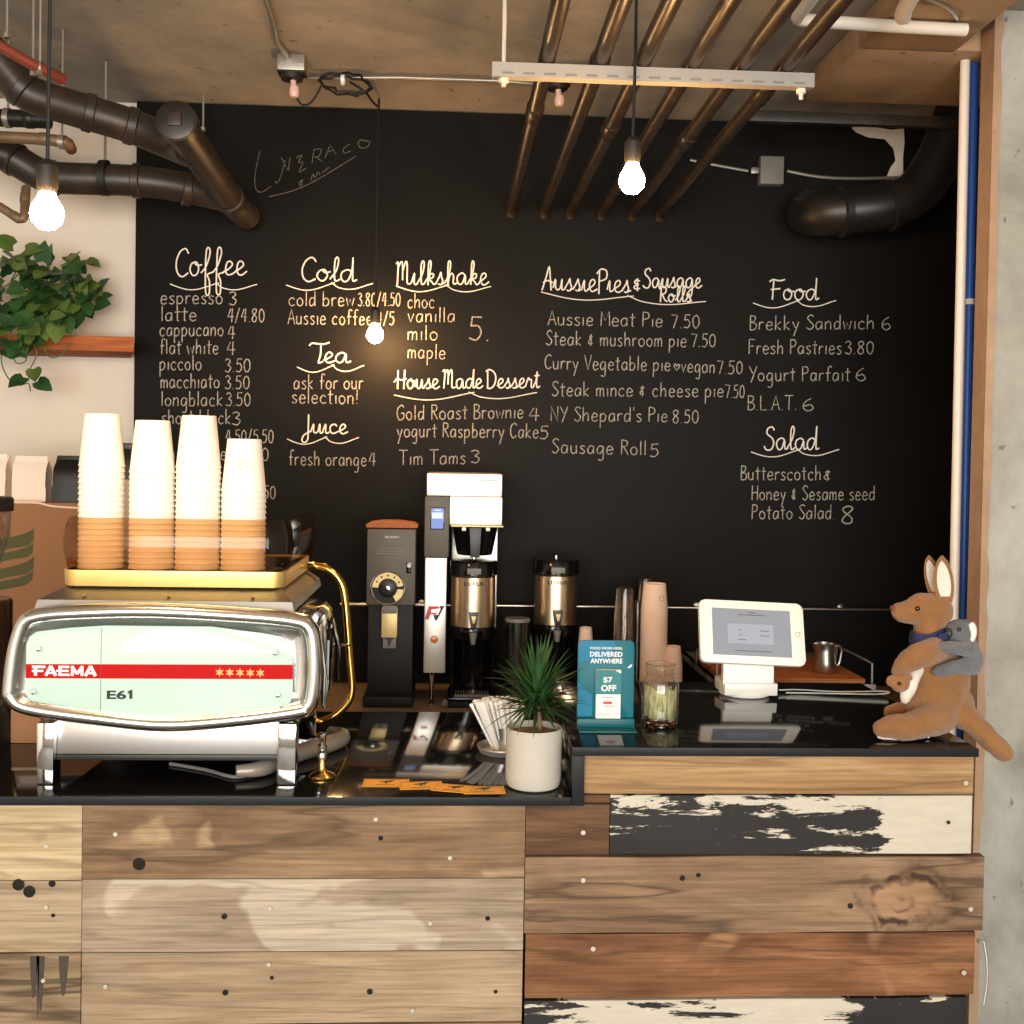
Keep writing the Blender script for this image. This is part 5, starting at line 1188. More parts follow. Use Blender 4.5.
CL = [(53, 178, 3.6, 10, 0, 0), (137, 181, 3.62, 10, .8, .002), (187, 189, 3.66, 10, 1.6, .01), (14, 159, 3.58, 10, 6, 0)]
t, o = DN, DO
b = B(); tube(b, [q-o for q in P3(PTS)], .05, 24, smooth=4); obj('lower_run', b, 'iron_pipe', t)
for x, y, Y, dx, dy, dY in CL:
    b = B(); c = at(x, y, Y)-o; d = at(x+dx, y+dy, Y+dY)-o-c; collar(b, c, d, .05); obj('collar', b, 'iron_pipe', t)
b = B(); c = at(105, 178, 3.6)-o; lathe(b, [(.052, -.012), (.056, -.012), (.056, .012), (.052, .012)], c, 28, 0, 'x'); obj('hanger_clamp', b, 'rubber', t)
b = B(); q0, q1 = at(105, 163, 3.6)-o, at(101, 80, 3.6)-o; q1.x = q0.x; q1.z = ZCEIL-o.z-.001; tube(b, [q0, q1], .0045, 8); obj('hanger_rod', b, 'galv', t)
# cleanout branch facing the room
A_, B_ = at(176, 121, 3.02), at(232, 203, 3.80)
AO = A_-o
def sh_(b): bmesh.ops.translate(b, vec=AO, verts=b.verts)
d = (B_-A_).normalized(); b = B(); tube(b, [V(), (B_-A_)*.9, (B_-A_), (B_-A_)+V((.03, .12, -.02))], .047, 26, smooth=3); sh_(b); obj('cleanout_branch', b, 'iron_pipe', t)
b = B(); collar(b, d*.02, d, .050, .05); sh_(b); obj('collar', b, 'iron_pipe', t)
b = B(); collar(b, d*.72, d, .048, .04); sh_(b); obj('collar', b, 'iron_pipe', t)
b = B(); tube(b, [-d*.012, -d*.008, d*.004], [.040, .052, .053], 28); sh_(b); cap_ = obj('cleanout_cap', b, 'iron_black', t)
b = B(); box(b, -.018, .018, -.018, .018, -.012, .006, .003); xf(b, b.verts, Matrix.Translation(-d*.014) @ (-d).to_track_quat('Z', 'Y').to_matrix().to_4x4()); sh_(b); obj('plug', b, 'iron_pipe', cap_)
BP, _ = pipe('branch_pipe', 'short level black pipe just under the upper drain pipe by the picture edge', [(-60, 116, 3.42), (10, 118, 3.42), (50, 120, 3.42)], .026, 'iron_black', 0, [(30, 119, 3.42, 10, .3, 0)])
WP, _ = pipe('water_pipe', 'thin dull brass pipe ending in an elbow between the two drain pipes', [(-60, 136, 3.34), (0, 137, 3.34), (40, 139, 3.34), (58, 141, 3.34), (68, 145, 3.36), (71, 149, 3.44)], .017, 'old_brass', 3, [(44, 139, 3.34, 10, .5, 0), (66, 143, 3.35, 8, 5, .02)])
WQ, _ = pipe('water_pipe', 'thin brass pipe with an upturned elbow beside the bulb over the plant', [(-40, 188, 3.3), (0, 207, 3.3), (17, 218, 3.3), (24, 217, 3.3), (25, 205, 3.32), (26, 188, 3.36)], .013, 'old_brass', 3, [(25, 198, 3.33, 1, -10, .01), (16, 217, 3.3, 9, 6, 0)])
SP_, _ = pipe('sprinkler_pipe', 'dull red sprinkler pipe with a small head near the ceiling', [(-30, 28, 2.75), (24, 60, 2.85), (50, 73, 2.9), (62, 79, 2.95)], .014, 'red_pipe', 2, [(58, 77, 2.93, 8, 4, .02)])
for x, y, Y, lab in ((33, 76, 3.0, 'thin threaded rod dropping from the ceiling to the upper drain pipe'), (7, 38, 3.0, 'thin pale rod hanging at the top corner above the drain pipes'), (203, 131, 3.9, 'pale threaded rod with a nut hanging down in front of the chalkboard')):
    p = at(x, y, Y); b = B(); tube(b, [p, (p.x, p.y, ZCEIL-.001)], .004, 8); lathe(b, [(.0001, 0), (.009, 0), (.009, .012), (.0001, .012)], p, 6)
    tag(obj('hanger_rod', b, 'galv'), lab, 'rod', kind='thing')
def hang(t, px, py, Y, r):
    o = V(t.location); c = at(px, py, Y)-o; b = B(); tube(b, [c, (c.x, c.y, ZCEIL-o.z-.001)], .0035, 8); lathe(b, [(r, -.008), (r+.003, -.008), (r+.003, .008), (r, .008)], c, 20, 0, 'x'); obj('hanger_rod', b, 'galv', t)
hang(BP, 8, 118, 3.42, .0265); hang(WP, 62, 142, 3.34, .0175); hang(WQ, -5, 205, 3.3, .0135); hang(SP_, 40, 68, 2.88, .0145)
# six steel conduits running towards the viewer
zcd = at(513, 211, 4.0).z; ends = (511.6, 544.6, 571, 602, 633, 660)
names = ['rusty steel conduit, first of six counted from the drain pipes', 'rusty steel conduit, second of six counted from the drain pipes', 'rusty steel conduit, third of six counted from the drain pipes', 'rusty steel conduit, fourth of six counted from the drain pipes', 'rusty steel conduit, fifth of six counted from the drain pipes', 'rusty steel conduit, sixth of six, nearest the concrete column']
c0 = None
for i, xe in enumerate(ends):
    x = at(xe, 213, 3.98).x
    if c0 is None:
        c0 = thing('steel_conduit', (x, 3.9, zcd), names[0], 'conduit', 'six ceiling conduits')
        b = B(); tube(b, [(0, -2.6, 0), (0, .04, 0), (0, .065, -.006), (0, .078, -.02)], .0195, 18); obj('run', b, 'conduit_rust', c0)
        b = B(); collar(b, (0, -1.05, 0), (0, 1, 0), .021, .09); obj('coupling', b, 'conduit_rust', c0); c0['kind'] = 'thing'
    else:
        c = dup(c0, (x, 3.9, zcd), names[i]); [q for q in c.children if q.name.startswith('coupling')][0].location.y = [0, -.35, .12, .55, .2, -.2][i]
M['strut_grey'] = simple('strut_grey', (158, 153, 145), .5, 0, .06)
# strut channel carrying them
ys_ = 2.46; xa, xb = at(492, 70, ys_).x, at(813, 70, ys_).x; zt3 = zcd-.0205
st = thing('strut_channel', ((xa+xb)/2, ys_, zt3), 'white slotted strut channel hung across under the six conduits', 'channel'); st['kind'] = 'thing'
w_ = (xb-xa)/2
b = B(); prism(b, [(-.014, 0), (.014, 0), (.014, -.031), (-.014, -.031)], -w_, w_, 0, .001); xf(b, b.verts, Matrix.Rotation(PI/2, 4, 'Z')); obj('channel', b, 'strut_grey', st)
b = B()
for i in range(15): x = -w_+.035+i*(2*w_-.07)/14; box(b, x-.013, x+.013, -.0146, -.0138, -.026, -.021)
obj('slot_pattern', b, 'mid_grey', st)
for x, zz in ((-w_+.026, -.06), (w_-.026, -.065)):
    b = B(); tube(b, [(x, 0, zz+.01), (x, 0, ZCEIL-zt3-.001 if x < 0 else .004)], .0048, 8); lathe(b, [(.0001, 0), (.011, 0), (.011, .010), (.0001, .010)], (x, 0, -.042), 6); obj('hanger_rod', b, 'white_paint', st)
# junction boxes and cable along the ceiling edge
M['lamp_pink'] = simple('lamp_pink', (226, 190, 176), .3, 0, .02)
for px, lab in ((292, 'galvanised junction box with pale socket under the ceiling above the signature'), (557, 'galvanised junction box with pale socket between the first two conduits')):
    Y = 3.5; p = at(px, 80 if px < 400 else 90, Y); p.z = ZCEIL-.0008-.0
    jb = thing('junction_box', p, lab, 'junction box', 'ceiling junction boxes'); jb['kind'] = 'thing'
    b = B(); box(b, -.042, .042, -.03, .03, -.05, 0, .003); bx = obj('box', b, 'galv', jb)
    b = B(); box(b, -.043, .043, -.031, .031, -.056, -.0505, .002); lathe(b, [(.0001, -.074), (.034, -.072), (.036, -.057), (.0001, -.057)], n=24); obj('lamp_holder', b, 'rubber', jb)
    b = B(); tube(b, [(.004, 0, -.074), (.006, -.002, -.092)], .009, 10); lathe(b, [(.0001, -.128), (.012, -.126), (.016, -.112), (.014, -.094), (.0001, -.093)], (.008, -.004, 0), 16); obj('socket', b, 'lamp_pink', jb)
    for s in (-1, 1):
        b = B(); lathe(b, [(.0001, -.002), (.006, -.002), (.006, .003)], (.03*s, -.033, -.025), 8, 0, 'y'); obj('screw', b, 'steel', bx)
zc_ = ZCEIL-.012
def ceilp(px, py): return ground(px, py, zc_)
b = B(); q = [ceilp(x, y) for x, y in ((308, 78), (400, 77.5), (500, 81), (545, 85))]; tube(b, q, .0065, 10)
tag(obj('electrical_conduit', b, 'galv'), 'thin galvanised conduit along the ceiling linking the two junction boxes', 'conduit', kind='thing')
b = B(); q = [ceilp(x, y) for x, y in ((290, 68), (288, 58), (282, 48), (276, 40), (273, 20), (264, -6))]; tube(b, q, .009, 10, smooth=3)
tag(obj('electrical_conduit', b, 'galv'), 'flexible pale conduit rising across the ceiling from the junction box', 'conduit', kind='thing')
# coil of spare pendant cable, hook
b = B(); Yk = 3.62; rnd = random.Random(2); q = []
for i in range(60):
    t = i/59*PI*9; q.append(at(346+26*math.cos(t*.5)*(1 if math.cos(t*.5) < 0 else .95)+rnd.uniform(-2, 2), 84+9*math.sin(t*.5)*(1+.3*math.sin(t*.21))+3*math.cos(t*.5)+rnd.uniform(-1.5, 1.5), Yk+rnd.uniform(-.01, .01)))
tube(b, q, .0042, 6, smooth=3)
tube(b, P3([(350, 82, Yk), (365, 92, Yk), (372, 101, 3.7), (377, 106, 3.82)]), .0042, 6, smooth=4); tube(b, P3([(322, 84, Yk), (316, 96, Yk), (309, 104, Yk), (301, 104, Yk), (296, 96, Yk)]), .0036, 6, smooth=4)
cb = obj('cable_coil', b, 'rubber'); tag(cb, 'tangled coil of black cable tied under the ceiling edge', 'cable', kind='thing')
b = B(); c = at(343, 80, Yk); lathe(b, [(.013, -.006), (.017, -.006), (.017, .006), (.013, .006)], c, 14, 0, 'x'); obj('cable_tie', b, 'white_plastic', cb)
# grey box on the board with its conduits
YG = YBD-.045; p = at(772, 170, YG); p.y = YBD-.0015
gb = thing('wall_box', p, 'square grey electrical box on the chalkboard beside the black elbow pipe', 'electrical box'); gb['kind'] = 'thing'
b = B(); box(b, -.042, .044, -.045, 0, -.05, .05, .004); obj('box', b, 'mid_grey', gb)
b = B(); box(b, -.072, -.0425, -.03, -.008, -.01, .012, .003); obj('gland', b, 'galv', gb)
def onb(px, py): q = at(px, py, YBD-.012)-p; return q
b = B(); tube(b, [onb(690, 160), onb(720, 166), onb(748, 171)], .006, 8); obj('conduit_piece', b, 'galv', gb)
b = B(); tube(b, [onb(787, 171), onb(820, 177), onb(860, 178.5), onb(898, 177.5)], .006, 8, smooth=3); obj('conduit_piece', b, 'galv', gb)
# big black elbow pipe and dark bar, bare plaster patch
pipe('drain_pipe', 'very thick black elbow pipe bending up beside the white vertical pipe', [(808, 212.5, 3.93), (811, 213, 3.85), (826, 213, 3.75), (850, 211, 3.72), (888, 206, 3.70), (915, 194, 3.70), (936, 166, 3.70), (950, 135, 3.70), (966, 90, 3.70)], .079, 'iron_black', 4, [(843, 212, 3.72, 10, -1, 0), (890, 205.5, 3.70, 10, -2.5, 0)])
b = B(); q0, q1 = at(742, 116, 3.6), at(990, 124, 3.6); box(b, q0.x, q1.x, 3.585, 3.615, q1.z-.02, q1.z+.016, .002)
tag(obj('steel_bar', b, 'iron_pipe'), 'dark square steel bar running level above the black elbow pipe', 'bar', kind='thing')
b = B(); rnd = random.Random(4)
for pl in ([(852, 128), (870, 127), (892, 130), (903, 128), (904, 143), (903, 158), (904, 181), (895, 183), (886, 176), (890, 168), (896, 160), (893, 148), (884, 140), (868, 137), (856, 133)], ):
    q = [at(x+rnd.uniform(-1, 1), y+rnd.uniform(-1, 1), YBD-.0012) for x, y in pl]; f = b.faces.new([b.verts.new((v.x, YBD-.0012, v.z)) for v in q])
q = bmesh.ops.extrude_face_region(b, geom=list(b.faces)); bmesh.ops.translate(b, vec=(0, .001, 0), verts=[g for g in q['geom'] if isinstance(g, bmesh.types.BMVert)])
obj('bare_plaster', b, 'wall_white', chalkboard)
# white and blue vertical pipes, white pipe under the soffit
for px0, px1, Y, mat, lab in ((966.5, 953.6, 3.10, 'pvc', 'tall white vertical pipe beside the concrete column'), (975.5, 962.6, 3.12, 'blue_pipe', 'tall blue vertical pipe between white pipe and concrete column')):
    a0, a1 = at(px0, 0, Y), at(px1, 620, Y); dd = (a1-a0)/(a1.z-a0.z)
    p0, p1 = a0+dd*(ZCEIL-.105-a0.z), a0+dd*(.01-a0.z)
    if mat == 'pvc': p0 = a0+dd*(zs-.002-a0.z)
    else: p0 = a0+dd*(zs-.002-a0.z)
    t = thing('service_pipe', p1, lab, 'pipe'); t['kind'] = 'thing'
    b = B(); tube(b, [V(), p0-p1], .0137, 18); obj('run', b, mat, t)
    b = B(); c = a0+dd*((at(969, 302, Y).z if mat == 'blue_pipe' else at(965, 10, Y).z)-a0.z)-p1; lathe(b, [(.0139, -.008), (.0165, -.008), (.0165, .008), (.0139, .008)], c, 20); obj('pipe_clip', b, 'pvc' if mat == 'blue_pipe' else 'mid_grey', t)
zp = zs-.022
def so(px, py): return ground(px, py, zp)
b = B(); tube(b, [so(966, 30), so(880, 25.5), so(818, 21), so(800, 19.5), so(798, 16), so(806, 6), so(830, -25)], .0165, 16, smooth=3)
so_ = tag(obj('service_pipe', b, 'pvc'), 'white plastic pipe under the concrete soffit turning towards the viewer', 'pipe', kind='thing')
b = B(); c = so(900, 26.6); box(b, c.x-.012, c.x+.012, c.y-.02, c.y+.02, zp, zs-.001); obj('mount', b, 'galv', so_)
b = B(); zp2 = zs-.05; tube(b, [ground(903, 17, zp2), ground(905, 8, zp2), ground(918, -14, zp2)], .02, 16, smooth=3)
so_ = tag(obj('service_pipe', b, 'pvc'), 'short stub of pale pipe at the top edge by the white pipe', 'pipe', kind='thing')
b = B(); c = ground(912, -4, zp2); box(b, c.x-.012, c.x+.012, c.y-.02, c.y+.02, zp2, zs-.001); obj('mount', b, 'galv', so_)
b = B(); tube(b, [ground(925, -2, zs-.01), ground(948, 8, zs-.006), ground(957, 18, zs-.008)]+P3([(960, 34, 3.06), (961, 48, 3.075)]), .0045, 8, smooth=4)
tag(obj('wire', b, 'steel'), 'thin pale wire curving down to the white vertical pipe', 'wire', kind='thing')

# ------------------------------------------------------------------ pendant bulbs
M['bulb'] = emit('bulb', (1, .55, .21), 420)
def pendant(px, py, Y, label, top=None, r=.029):
    c = at(px, py, Y); t = thing('pendant_bulb', c, label, 'pendant lamp', 'bare bulb pendants'); t['kind'] = 'thing'
    b = B(); lathe(b, [(.0001, -r), (r*.5, -r*.87), (r*.87, -r*.5), (r, 0), (r*.9, r*.45), (r*.6, r*.95), (r*.46, r*1.3), (.0001, r*1.3)], n=24); obj('bulb', b, 'bulb', t)
    b = B(); lathe(b, [(.0001, r*1.3), (r*.5, r*1.3), (r*.62, r*1.6), (r*.62, r*2.9), (r*.3, r*3.3), (.0001, r*3.3)], n=20); obj('socket', b, 'rubber', t)
    b = B()
    if top: e = top-c; tube(b, [(0, 0, r*3.2), (0, 0, e.z*.5), (e.x*.3, e.y*.3, e.z*.8), (e.x, e.y, e.z)], .0035, 8, smooth=3)
    else: tube(b, [(0, 0, r*3.2), (.002, 0, (ZCEIL-c.z)*.5), (0, 0, ZCEIL-c.z-.001)], .0035, 8, smooth=3)
    obj('cord', b, 'rubber', t); return t
pendant(47, 214, 2.0, 'glowing bare bulb on a black cord over the trailing plant')
pendant(632, 181, 2.40, 'glowing bare bulb on a black cord in front of the conduits')
hk = at(379, 94, 3.88)
pendant(375, 335, 3.80, 'glowing bare bulb close to the chalkboard between cold and milkshake lists', hk+V((0, 0, -.01)))
b = B(); tube(b, [hk+V((0, 0, -.012)), hk+V((.004, -.004, .0)), hk+V((0, -.002, .014)), (hk.x-.002, hk.y, hk.z+.03), (hk.x, hk.y, ZCEIL-.001)], .0045, 8, smooth=3)
tag(obj('ceiling_hook', b, 'white_plastic'), 'small pale hook at the ceiling edge holding the middle pendant cord', 'hook', kind='thing')

# ------------------------------------------------------------------ shelf and trailing plant
M['shelf_wood'] = wood('shelf_wood', (150, 78, 40), (186, 104, 58), (206, 124, 76), 6.1, 9, crack=.15)
YS = 3.76; z0_, z1_ = at(100, 351, YS).z, at(100, 336, YS).z
b = B(); box(b, -2.6, XBL-.004, YS, YW+.0185, z0_, z1_, .002)
xe_ = at(133.5, 343, YS).x
for v in b.verts:
    if v.co.x > -1.5: v.co.x += (xe_-XBL+.004)*(1 if v.co.y < 3.9 else -.25)
sf = obj('wall_shelf', b, 'shelf_wood')
tag(sf, 'reddish wooden shelf on the white wall under the trailing plant', 'shelf', kind='thing')
p = at(46, 335, 3.87); p.z = z1_+.0006; k = 3.87/F
pt = thing('pothos_plant', p, 'trailing green heart-leaved plant on the wooden wall shelf', 'potted plant')
b = B(); lathe(b, [(.0001, 0), (13*k, 0), (17*k, 26*k), (17.6*k, 27*k), (16.6*k, 27*k), (15.6*k, 22*k), (.0001, 22*k)], n=28); obj('pot', b, 'dark_plastic', pt)
def heart(bm, c, d, up, L_, mi=0):
    d = d.normalized(); s = d.cross(up).normalized(); u = s.cross(d)
    sh = [(0, 0), (-.12, .30), (.10, .46), (.40, .44), (.72, .24), (1, 0)]
    mid = [bm.verts.new(c+d*L_*x-u*L_*.10*(x*x)) for x in (0, .25, .5, .75, 1.0)]
    for sg in (1, -1):
        e = [bm.verts.new(c+d*L_*x+s*L_*y*sg+u*L_*(.10*y-.12*x*x)) for x, y in sh[1:5]]
        for f in ((mid[0], e[0], e[1], mid[1]), (mid[1], e[1], e[2], mid[2]), (mid[2], e[2], e[3], mid[3]), (mid[3], e[3], mid[4])):
            f = bm.faces.new(f if sg > 0 else f[::-1]); f.material_index = mi
def off(px, py, dy): q = at(px, py, 3.87); return V((q.x-p.x, dy, q.z-p.z))
b = B(); vb = B(); rnd = random.Random(12)
def spray(n, cx, cy, rx, ry, size=(12, 19)):
    for i in range(n):
        while True:
            u, w = rnd.uniform(-1, 1), rnd.uniform(-1, 1)
            if u*u+w*w < 1: break
        c = off(cx+rx*u, cy+ry*w, rnd.uniform(-.16, .05)*(1-.4*abs(u)) if cy+ry*w < 322 else rnd.uniform(-.21, -.15))
        out = V((u*.8+rnd.uniform(-.6, .6), rnd.uniform(-1, -.1), -w*.5+rnd.uniform(-.9, .5)))
        up = V((rnd.uniform(-.5, .5), -.8, rnd.uniform(.2, 1)))
        heart(b, c, out, up, rnd.uniform(*size)*k, 0 if rnd.random() < .6 else 1)
spray(120, 62, 300, 36, 36); spray(60, 18, 292, 26, 30); spray(32, 34, 340, 30, 14); spray(12, 60, 262, 30, 8); spray(10, 88, 300, 12, 16); spray(30, -18, 300, 24, 30)
for c, d, L_ in (((28, 253), (-.6, -.3, .25), 22), ((40, 257), (.8, -.2, .05), 20), ((57, 268), (.15, -.3, .9), 20), ((80, 274), (.8, -.3, -.2), 18), ((38, 380), (-.4, -.5, -.4), 18), ((48, 372), (.2, -.4, -.5), 16), ((52, 384), (.9, -.2, -.5), 17), ((14, 268), (-.9, -.2, .1), 14), ((12, 358), (-.8, -.4, .0), 14), ((24, 352), (.3, -.5, -.4), 18), ((40, 350), (-.2, -.5, -.4), 20)):
    heart(b, off(*c, -.13), V(d), V((0, -.8, .6)), L_*k, rnd.choice((0, 1)))
for v in ([(30, 330), (22, 350), (18, 364), (24, 380), (34, 388), (44, 386), (46, 394)], [(46, 340), (52, 358), (46, 372), (44, 384)], [(54, 340), (64, 360), (76, 358), (84, 346)], [(28, 352), (32, 366), (42, 364), (38, 350)]):
    tube(vb, [off(x, y, -.14) for x, y in v], .0022, 6, smooth=4)
for x, y in ((20, 290), (35, 280), (60, 280), (75, 290), (86, 305), (30, 330), (54, 335), (5, 300)):
    tube(vb, [V((0, 0, 22*k)), off((46+x)/2, y-16, -.05), off(x, y, -.10)], .0026, 6, smooth=4)
fo = obj('foliage', b, ['leaf_dark2', 'leaf_mid'] if 'leaf_dark2' in M else ['leaf_dark', 'leaf_mid'], pt, 80, recalc=False)
obj('hanging_vine', vb, 'leaf_mid', pt)
# ------------------------------------------------------------------ plush kangaroo with joey, koala on its back
def plush(name, rgb, dark=.72, scale=220):
    m = N(name); c = lin(rgb); f = m.noise(m.coord(), scale, 5, .7); g = m.noise(m.coord(), 16, 4, .6, .5)
    base = m.mix(f, tuple(x*dark for x in c), tuple(min(1, x*1.12) for x in c))
    m.col(m.mix(1., base, m.ramp(g, [(.35, .86), (.65, 1.08)]), 'MULTIPLY')); m.set(Roughness=.95)
    m.b.inputs['Sheen Weight'].default_value = .35; m.b.inputs['Sheen Roughness'].default_value = .5; m.b.inputs['Specular IOR Level'].default_value = .1
    m.bump(f, .9, .003); return m.m
M['fur_brown'] = plush('fur_brown', (156, 110, 68)); M['fur_cream'] = plush('fur_cream', (240, 230, 212), .85); M['fur_grey'] = plush('fur_grey', (112, 112, 116)); M['fur_white'] = plush('fur_white', (244, 242, 236), .85)
M['bandana'] = simple('bandana', (30, 40, 84), .85, 0, .12, 60); M['eye_dark'] = simple('eye_dark', (30, 18, 12), .08); M['nose_brown'] = simple('nose_brown', (120, 70, 44), .6); M['nose_dark'] = simple('nose_dark', (48, 46, 48), .5)
gk = ground(915, 741, ZR); gk.z = ZR+.0006; KK = gk.y/F
kang = thing('plush_kangaroo', gk, 'brown plush kangaroo with joey and blue neckerchief sitting on the raised worktop end', 'plush toy')
def kp(px, py, dy=0):
    s = 1+dy*KK/gk.y
    return V(((454+(px-454)*s-915)*KK, dy*KK, (741-457-(py-457)*s)*KK))
def blob(name, parts, mat, parent, vox=.0042, smooth=6):
    """fuse rounded volumes and limbs into one continuous skin"""
    b = B()
    for q in parts:
        if q[0] == 'e':
            _, c, r, rot = q; ell(b, kp(*c), tuple(x*KK for x in r), rot, 24)
        else:
            _, pts, rad = q; P = catmull([kp(*c) for c in pts], 4); R = [x.x for x in catmull([(r*KK, 0, 0) for r in rad], 4)]
            tube(b, P, R, 16)
            for e, r in ((P[0], R[0]), (P[-1], R[-1])): ell(b, e, (r, r, r), None, 16)
    bmesh.ops.recalc_face_normals(b, faces=b.faces)
    me = bpy.data.meshes.new(name); b.to_mesh(me); b.free(); o = bpy.data.objects.new('tmp', me); COL.objects.link(o)
    r = o.modifiers.new('r', 'REMESH'); r.mode = 'VOXEL'; r.voxel_size = vox
    s = o.modifiers.new('s', 'SMOOTH'); s.iterations = smooth; s.factor = .6
    bpy.context.view_layer.update()
    m2 = bpy.data.meshes.new_from_object(o.evaluated_get(bpy.context.evaluated_depsgraph_get()))
    bpy.data.objects.remove(o); m2.name = name; m2.materials.clear()
    for v in m2.vertices: v.co += V(v.normal)*(.0012*noise.noise(v.co*160)+.0018*noise.noise(v.co*45))
    return finish(name, m2, mat, parent, 180)
R2 = lambda a: (0, math.radians(a), 0)
body = blob('body', [
    ('e', (936, 694, 30), (33, 27, 38), R2(8)), ('e', (944, 676, 30), (27, 24, 32), R2(-8)), ('e', (930, 656, 30), (24, 22, 25), R2(10)),
    ('e', (928, 640, 30), (17, 17, 20), None), ('t', [(926, 645, 30), (926, 628, 30), (932, 612, 30)], [17, 15, 15]),
    ('e', (931, 606, 30), (21, 18, 18), R2(10)), ('e', (921, 604, 30), (19, 15, 15.5), R2(14)), ('t', [(924, 606, 30), (910, 608, 30), (899, 609, 30)], [17.5, 14.6, 11]), ('e', (896, 607.5, 30), (9, 9, 9.5), None),
    ('t', [(934, 646, 12), (920, 652, 2), (905, 660, 3), (896, 670, 10)], [13, 13.5, 11.5, 7.5]), ('t', [(936, 648, 46), (922, 656, 52), (910, 664, 50), (902, 672, 45)], [12, 11, 9.5, 7.5]),
    ('t', [(938, 716, 12), (924, 722, 2), (906, 727, -2), (890, 727, -2), (880, 728.5, -1)], [19, 16, 14, 12.5, 9.5]), ('t', [(940, 706, 46), (922, 708, 54), (904, 710, 57), (890, 712, 57)], [16, 12.5, 10.5, 8.5]),
    ('e', (884, 731, -1), (11, 9, 8), None),
    ('t', [(956, 702, 30), (966, 715, 16), (979, 725, 6), (992, 738, 0), (1003, 748, -4), (1010, 754, -6)], [20, 15, 11.5, 11, 10.5, 9])], 'fur_brown', kang)
for nm, c0_, c1_, dy, w, tw in (('ear', (943, 598), (938.5, 550), 22, 11.2, -8), ('ear', (934, 593), (925, 550), 40, 9.5, 14)):
    b = B(); ib = B(); n = 9
    for bm, sc, dd, y0_ in ((b, 1.0, 0, 0), (ib, .68, -.9, 0)):
        fr, bk = [], []
        rows = []
        for i in range(n+1):
            t = i/n; ww = w*sc*(math.sin(PI*min(1, .14+.86*t))**.5 if t < .985 else .08)*(1-.1*t)
            cx = c0_[0]+(c1_[0]-c0_[0])*t; cy = c0_[1]+(c1_[1]-c0_[1])*(t if sc == 1 else .12+.76*t)
            row = []
            for j in range(13):
                a = 2*PI*j/13; row.append(kp(cx+ww*math.cos(a)+tw*.0, cy, dy+dd*2.4+math.sin(a)*(2.6 if sc == 1 else 1.0)+abs(math.cos(a))*(-2.2 if sc == 1 else -2.2)))
            rows.append(row)
        loft(bm, rows, cap0=True, cap1=True)
    e = obj(nm, b, 'fur_brown', kang, 60); obj('inner_ear', ib, 'fur_cream', e, 60)
b = B(); ell(b, kp(914.5, 605, 15.6), (2.6*KK, 1.6*KK, 2.6*KK)); obj('eye', b, 'eye_dark', kang)
b = B(); ell(b, kp(914.5, 605, 44.4), (2.6*KK, 1.6*KK, 2.6*KK)); obj('eye', b, 'eye_dark', kang)
b = B(); ell(b, kp(888.2, 604.5, 29), (2.2*KK, 3.6*KK, 2.8*KK)); obj('nose', b, 'nose_brown', kang)
b = B()
P = [kp(908, 634, 30), kp(914, 638, 12), kp(928, 639, 9.5), kp(942, 633, 14), kp(948, 631, 30), kp(940, 633, 47), kp(924, 637, 49), kp(909, 637, 44)]
lo = []
for q, dz in ((.98, 7.5), (1.03, 4), (1.05, -3), (1.0, -6.5)):
    ctr = kp(926, 636, 30); lo.append([ctr+(V((p_.x, p_.y, 0))-V((ctr.x, ctr.y, 0)))*q+V((0, 0, p_.z-ctr.z+dz*KK)) for p_ in catmull(P, 5, True)])
loft(b, lo); nk = obj('neckerchief', b, 'bandana', kang, 60)
b = B(); prism(b, [(0, 0), (9*KK, 2*KK), (10*KK, -12*KK), (1*KK, -10*KK)], 0, 2*KK, 0, .001); xf(b, b.verts, Matrix.Translation(kp(937, 631, 6))); obj('knot_tail', b, 'bandana', nk)
# cream pouch, sole, joey head
blob('pouch', [('t', [(916, 668, 14), (910, 680, 7), (905, 692, 6), (903, 699, 9)], [6.5, 7.5, 7, 5])], 'fur_cream', kang)
blob('foot_sole', [('t', [(878, 736.2, -2), (890, 738.0, -4), (904, 738.4, -4)], [2.6, 2.8, 1.8])], 'fur_cream', kang, .002, 2)
jy = blob('joey_head', [('e', (898, 682, 5), (10, 9, 9.5), None), ('e', (890, 680, 4), (6.5, 6, 6), None), ('t', [(903, 674, 0), (908, 676, 0)], [3.4, 3])], 'fur_brown', kang, .0028, 4)
b = B(); ell(b, kp(897, 682.4, -3.6), (2*KK, 1.2*KK, 2*KK)); obj('joey_eye', b, 'eye_dark', jy)
b = B(); prism(b, [(0, 0), (11*KK, 7*KK), (13*KK, 5*KK), (3*KK, -3*KK)], 0, .0006); xf(b, b.verts, Matrix.Translation(kp(926, 735.5, 6))); obj('care_label', b, 'paper', kang)
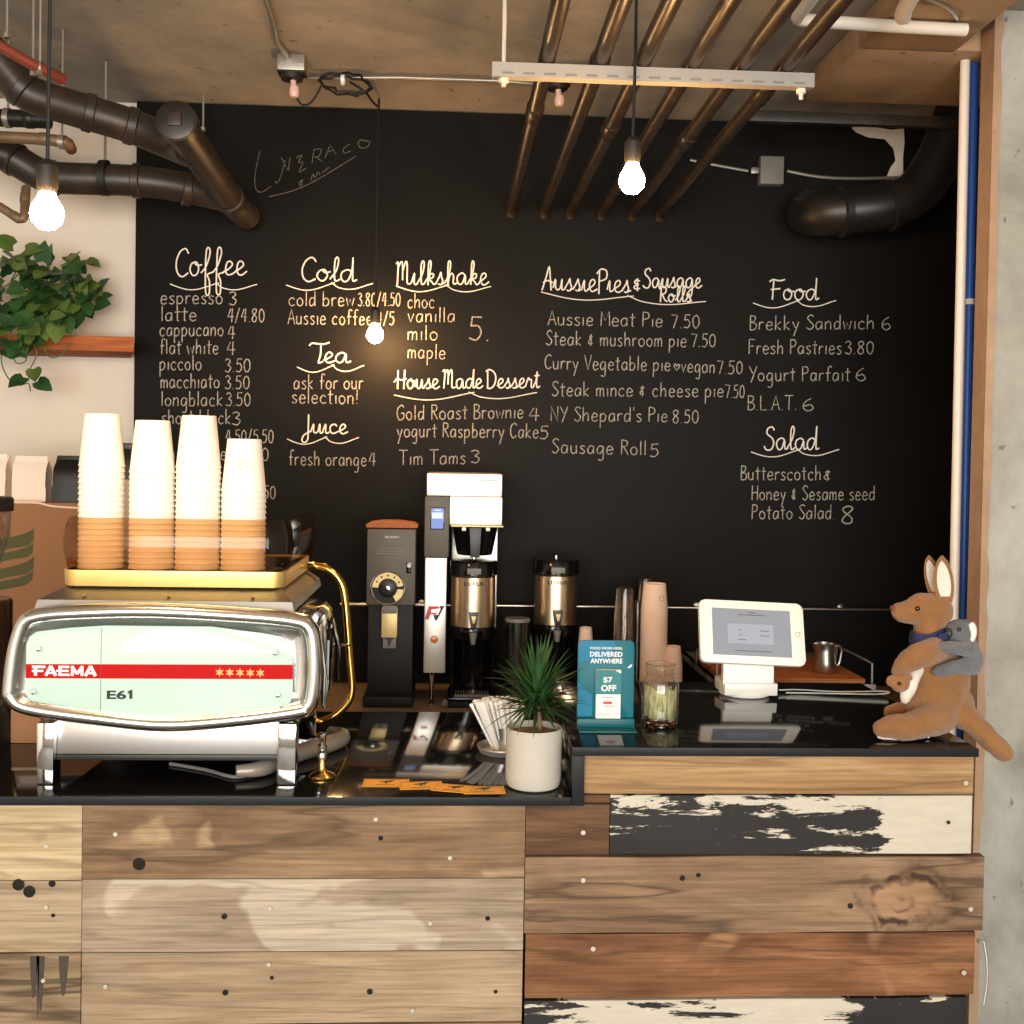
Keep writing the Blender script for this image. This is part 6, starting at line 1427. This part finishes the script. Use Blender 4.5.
# koala clinging to the kangaroo's back
koala = thing('plush_koala', gk+kp(964, 650, 30), 'small grey plush koala with white ears clinging to the kangaroo back', 'plush toy')
ko = kp(964, 650, 30)
def kblob(name, parts, mat, parent, vox, sm):
    o = blob(name, parts, mat, parent, vox, sm)
    for v in o.data.vertices: v.co -= ko
    return o
kblob('body', [('e', (958, 629, 20), (15, 14, 13.5), None), ('e', (972, 655, 22), (11, 14, 17), R2(-6)), ('e', (968, 645, 22), (11, 12, 14), None),
     ('t', [(972, 647, 12), (958, 645, 1), (945, 644, 1), (936, 645, 3)], [8, 7.2, 6.6, 5.6]), ('t', [(974, 664, 14), (960, 664, 0), (948, 667, -1), (938, 669, 2)], [9, 8, 7.2, 6]),
     ('t', [(974, 648, 30), (972, 646, 42), (966, 645, 50)], [7, 6, 5])], 'fur_grey', koala, .003, 4)
def koff(b): bmesh.ops.translate(b, vec=-ko, verts=b.verts)
b = B(); ell(b, kp(971.5, 629, 12), (5.5*KK, 4*KK, 11*KK), (0, math.radians(4), 0)); koff(b); obj('ear', b, 'fur_white', koala)
b = B(); ell(b, kp(965, 622, 31), (5*KK, 4*KK, 7*KK)); koff(b); obj('ear', b, 'fur_grey', koala)
b = B(); ell(b, kp(947.5, 630, 12.5), (3.8*KK, 4.4*KK, 5.4*KK)); koff(b); obj('nose', b, 'nose_dark', koala)
b = B(); ell(b, kp(958.6, 626, 6.4), (2*KK, 1.4*KK, 2*KK)); koff(b); obj('eye', b, 'eye_dark', koala)
# ------------------------------------------------------------------ light: daylight through the shop window, low sky outside
w = bpy.data.worlds.new('world'); SC.world = w; w.use_nodes = True
w.node_tree.nodes['Background'].inputs['Color'].default_value = (.75, .87, 1, 1); w.node_tree.nodes['Background'].inputs['Strength'].default_value = .6
def area(name, loc, target, sx, sy, power, color):
    l = bpy.data.lights.new(name, 'AREA'); l.shape = 'RECTANGLE'; l.size = sx; l.size_y = sy; l.energy = power; l.color = color
    o = bpy.data.objects.new(name, l); COL.objects.link(o); o.location = loc
    o.rotation_euler = (V(target)-V(loc)).to_track_quat('-Z', 'Y').to_euler(); return o
area('daylight', (-.1, -3.15, 1.55), (-.1, 4, 1.55), 4.9, 2.0, 370, (1, .96, .9))
vs = SC.view_settings
vs.view_transform = 'Standard'; vs.look = 'None'; vs.gamma = 1; vs.use_curve_mapping = False; vs.exposure = 0
SC.display_settings.display_device = 'sRGB'
SC.cycles.max_bounces = 10; SC.cycles.transparent_max_bounces = 48; SC.cycles.use_denoising = True
SC.cycles.sample_clamp_indirect = 6
SC.cycles.caustics_reflective = False; SC.cycles.caustics_refractive = False
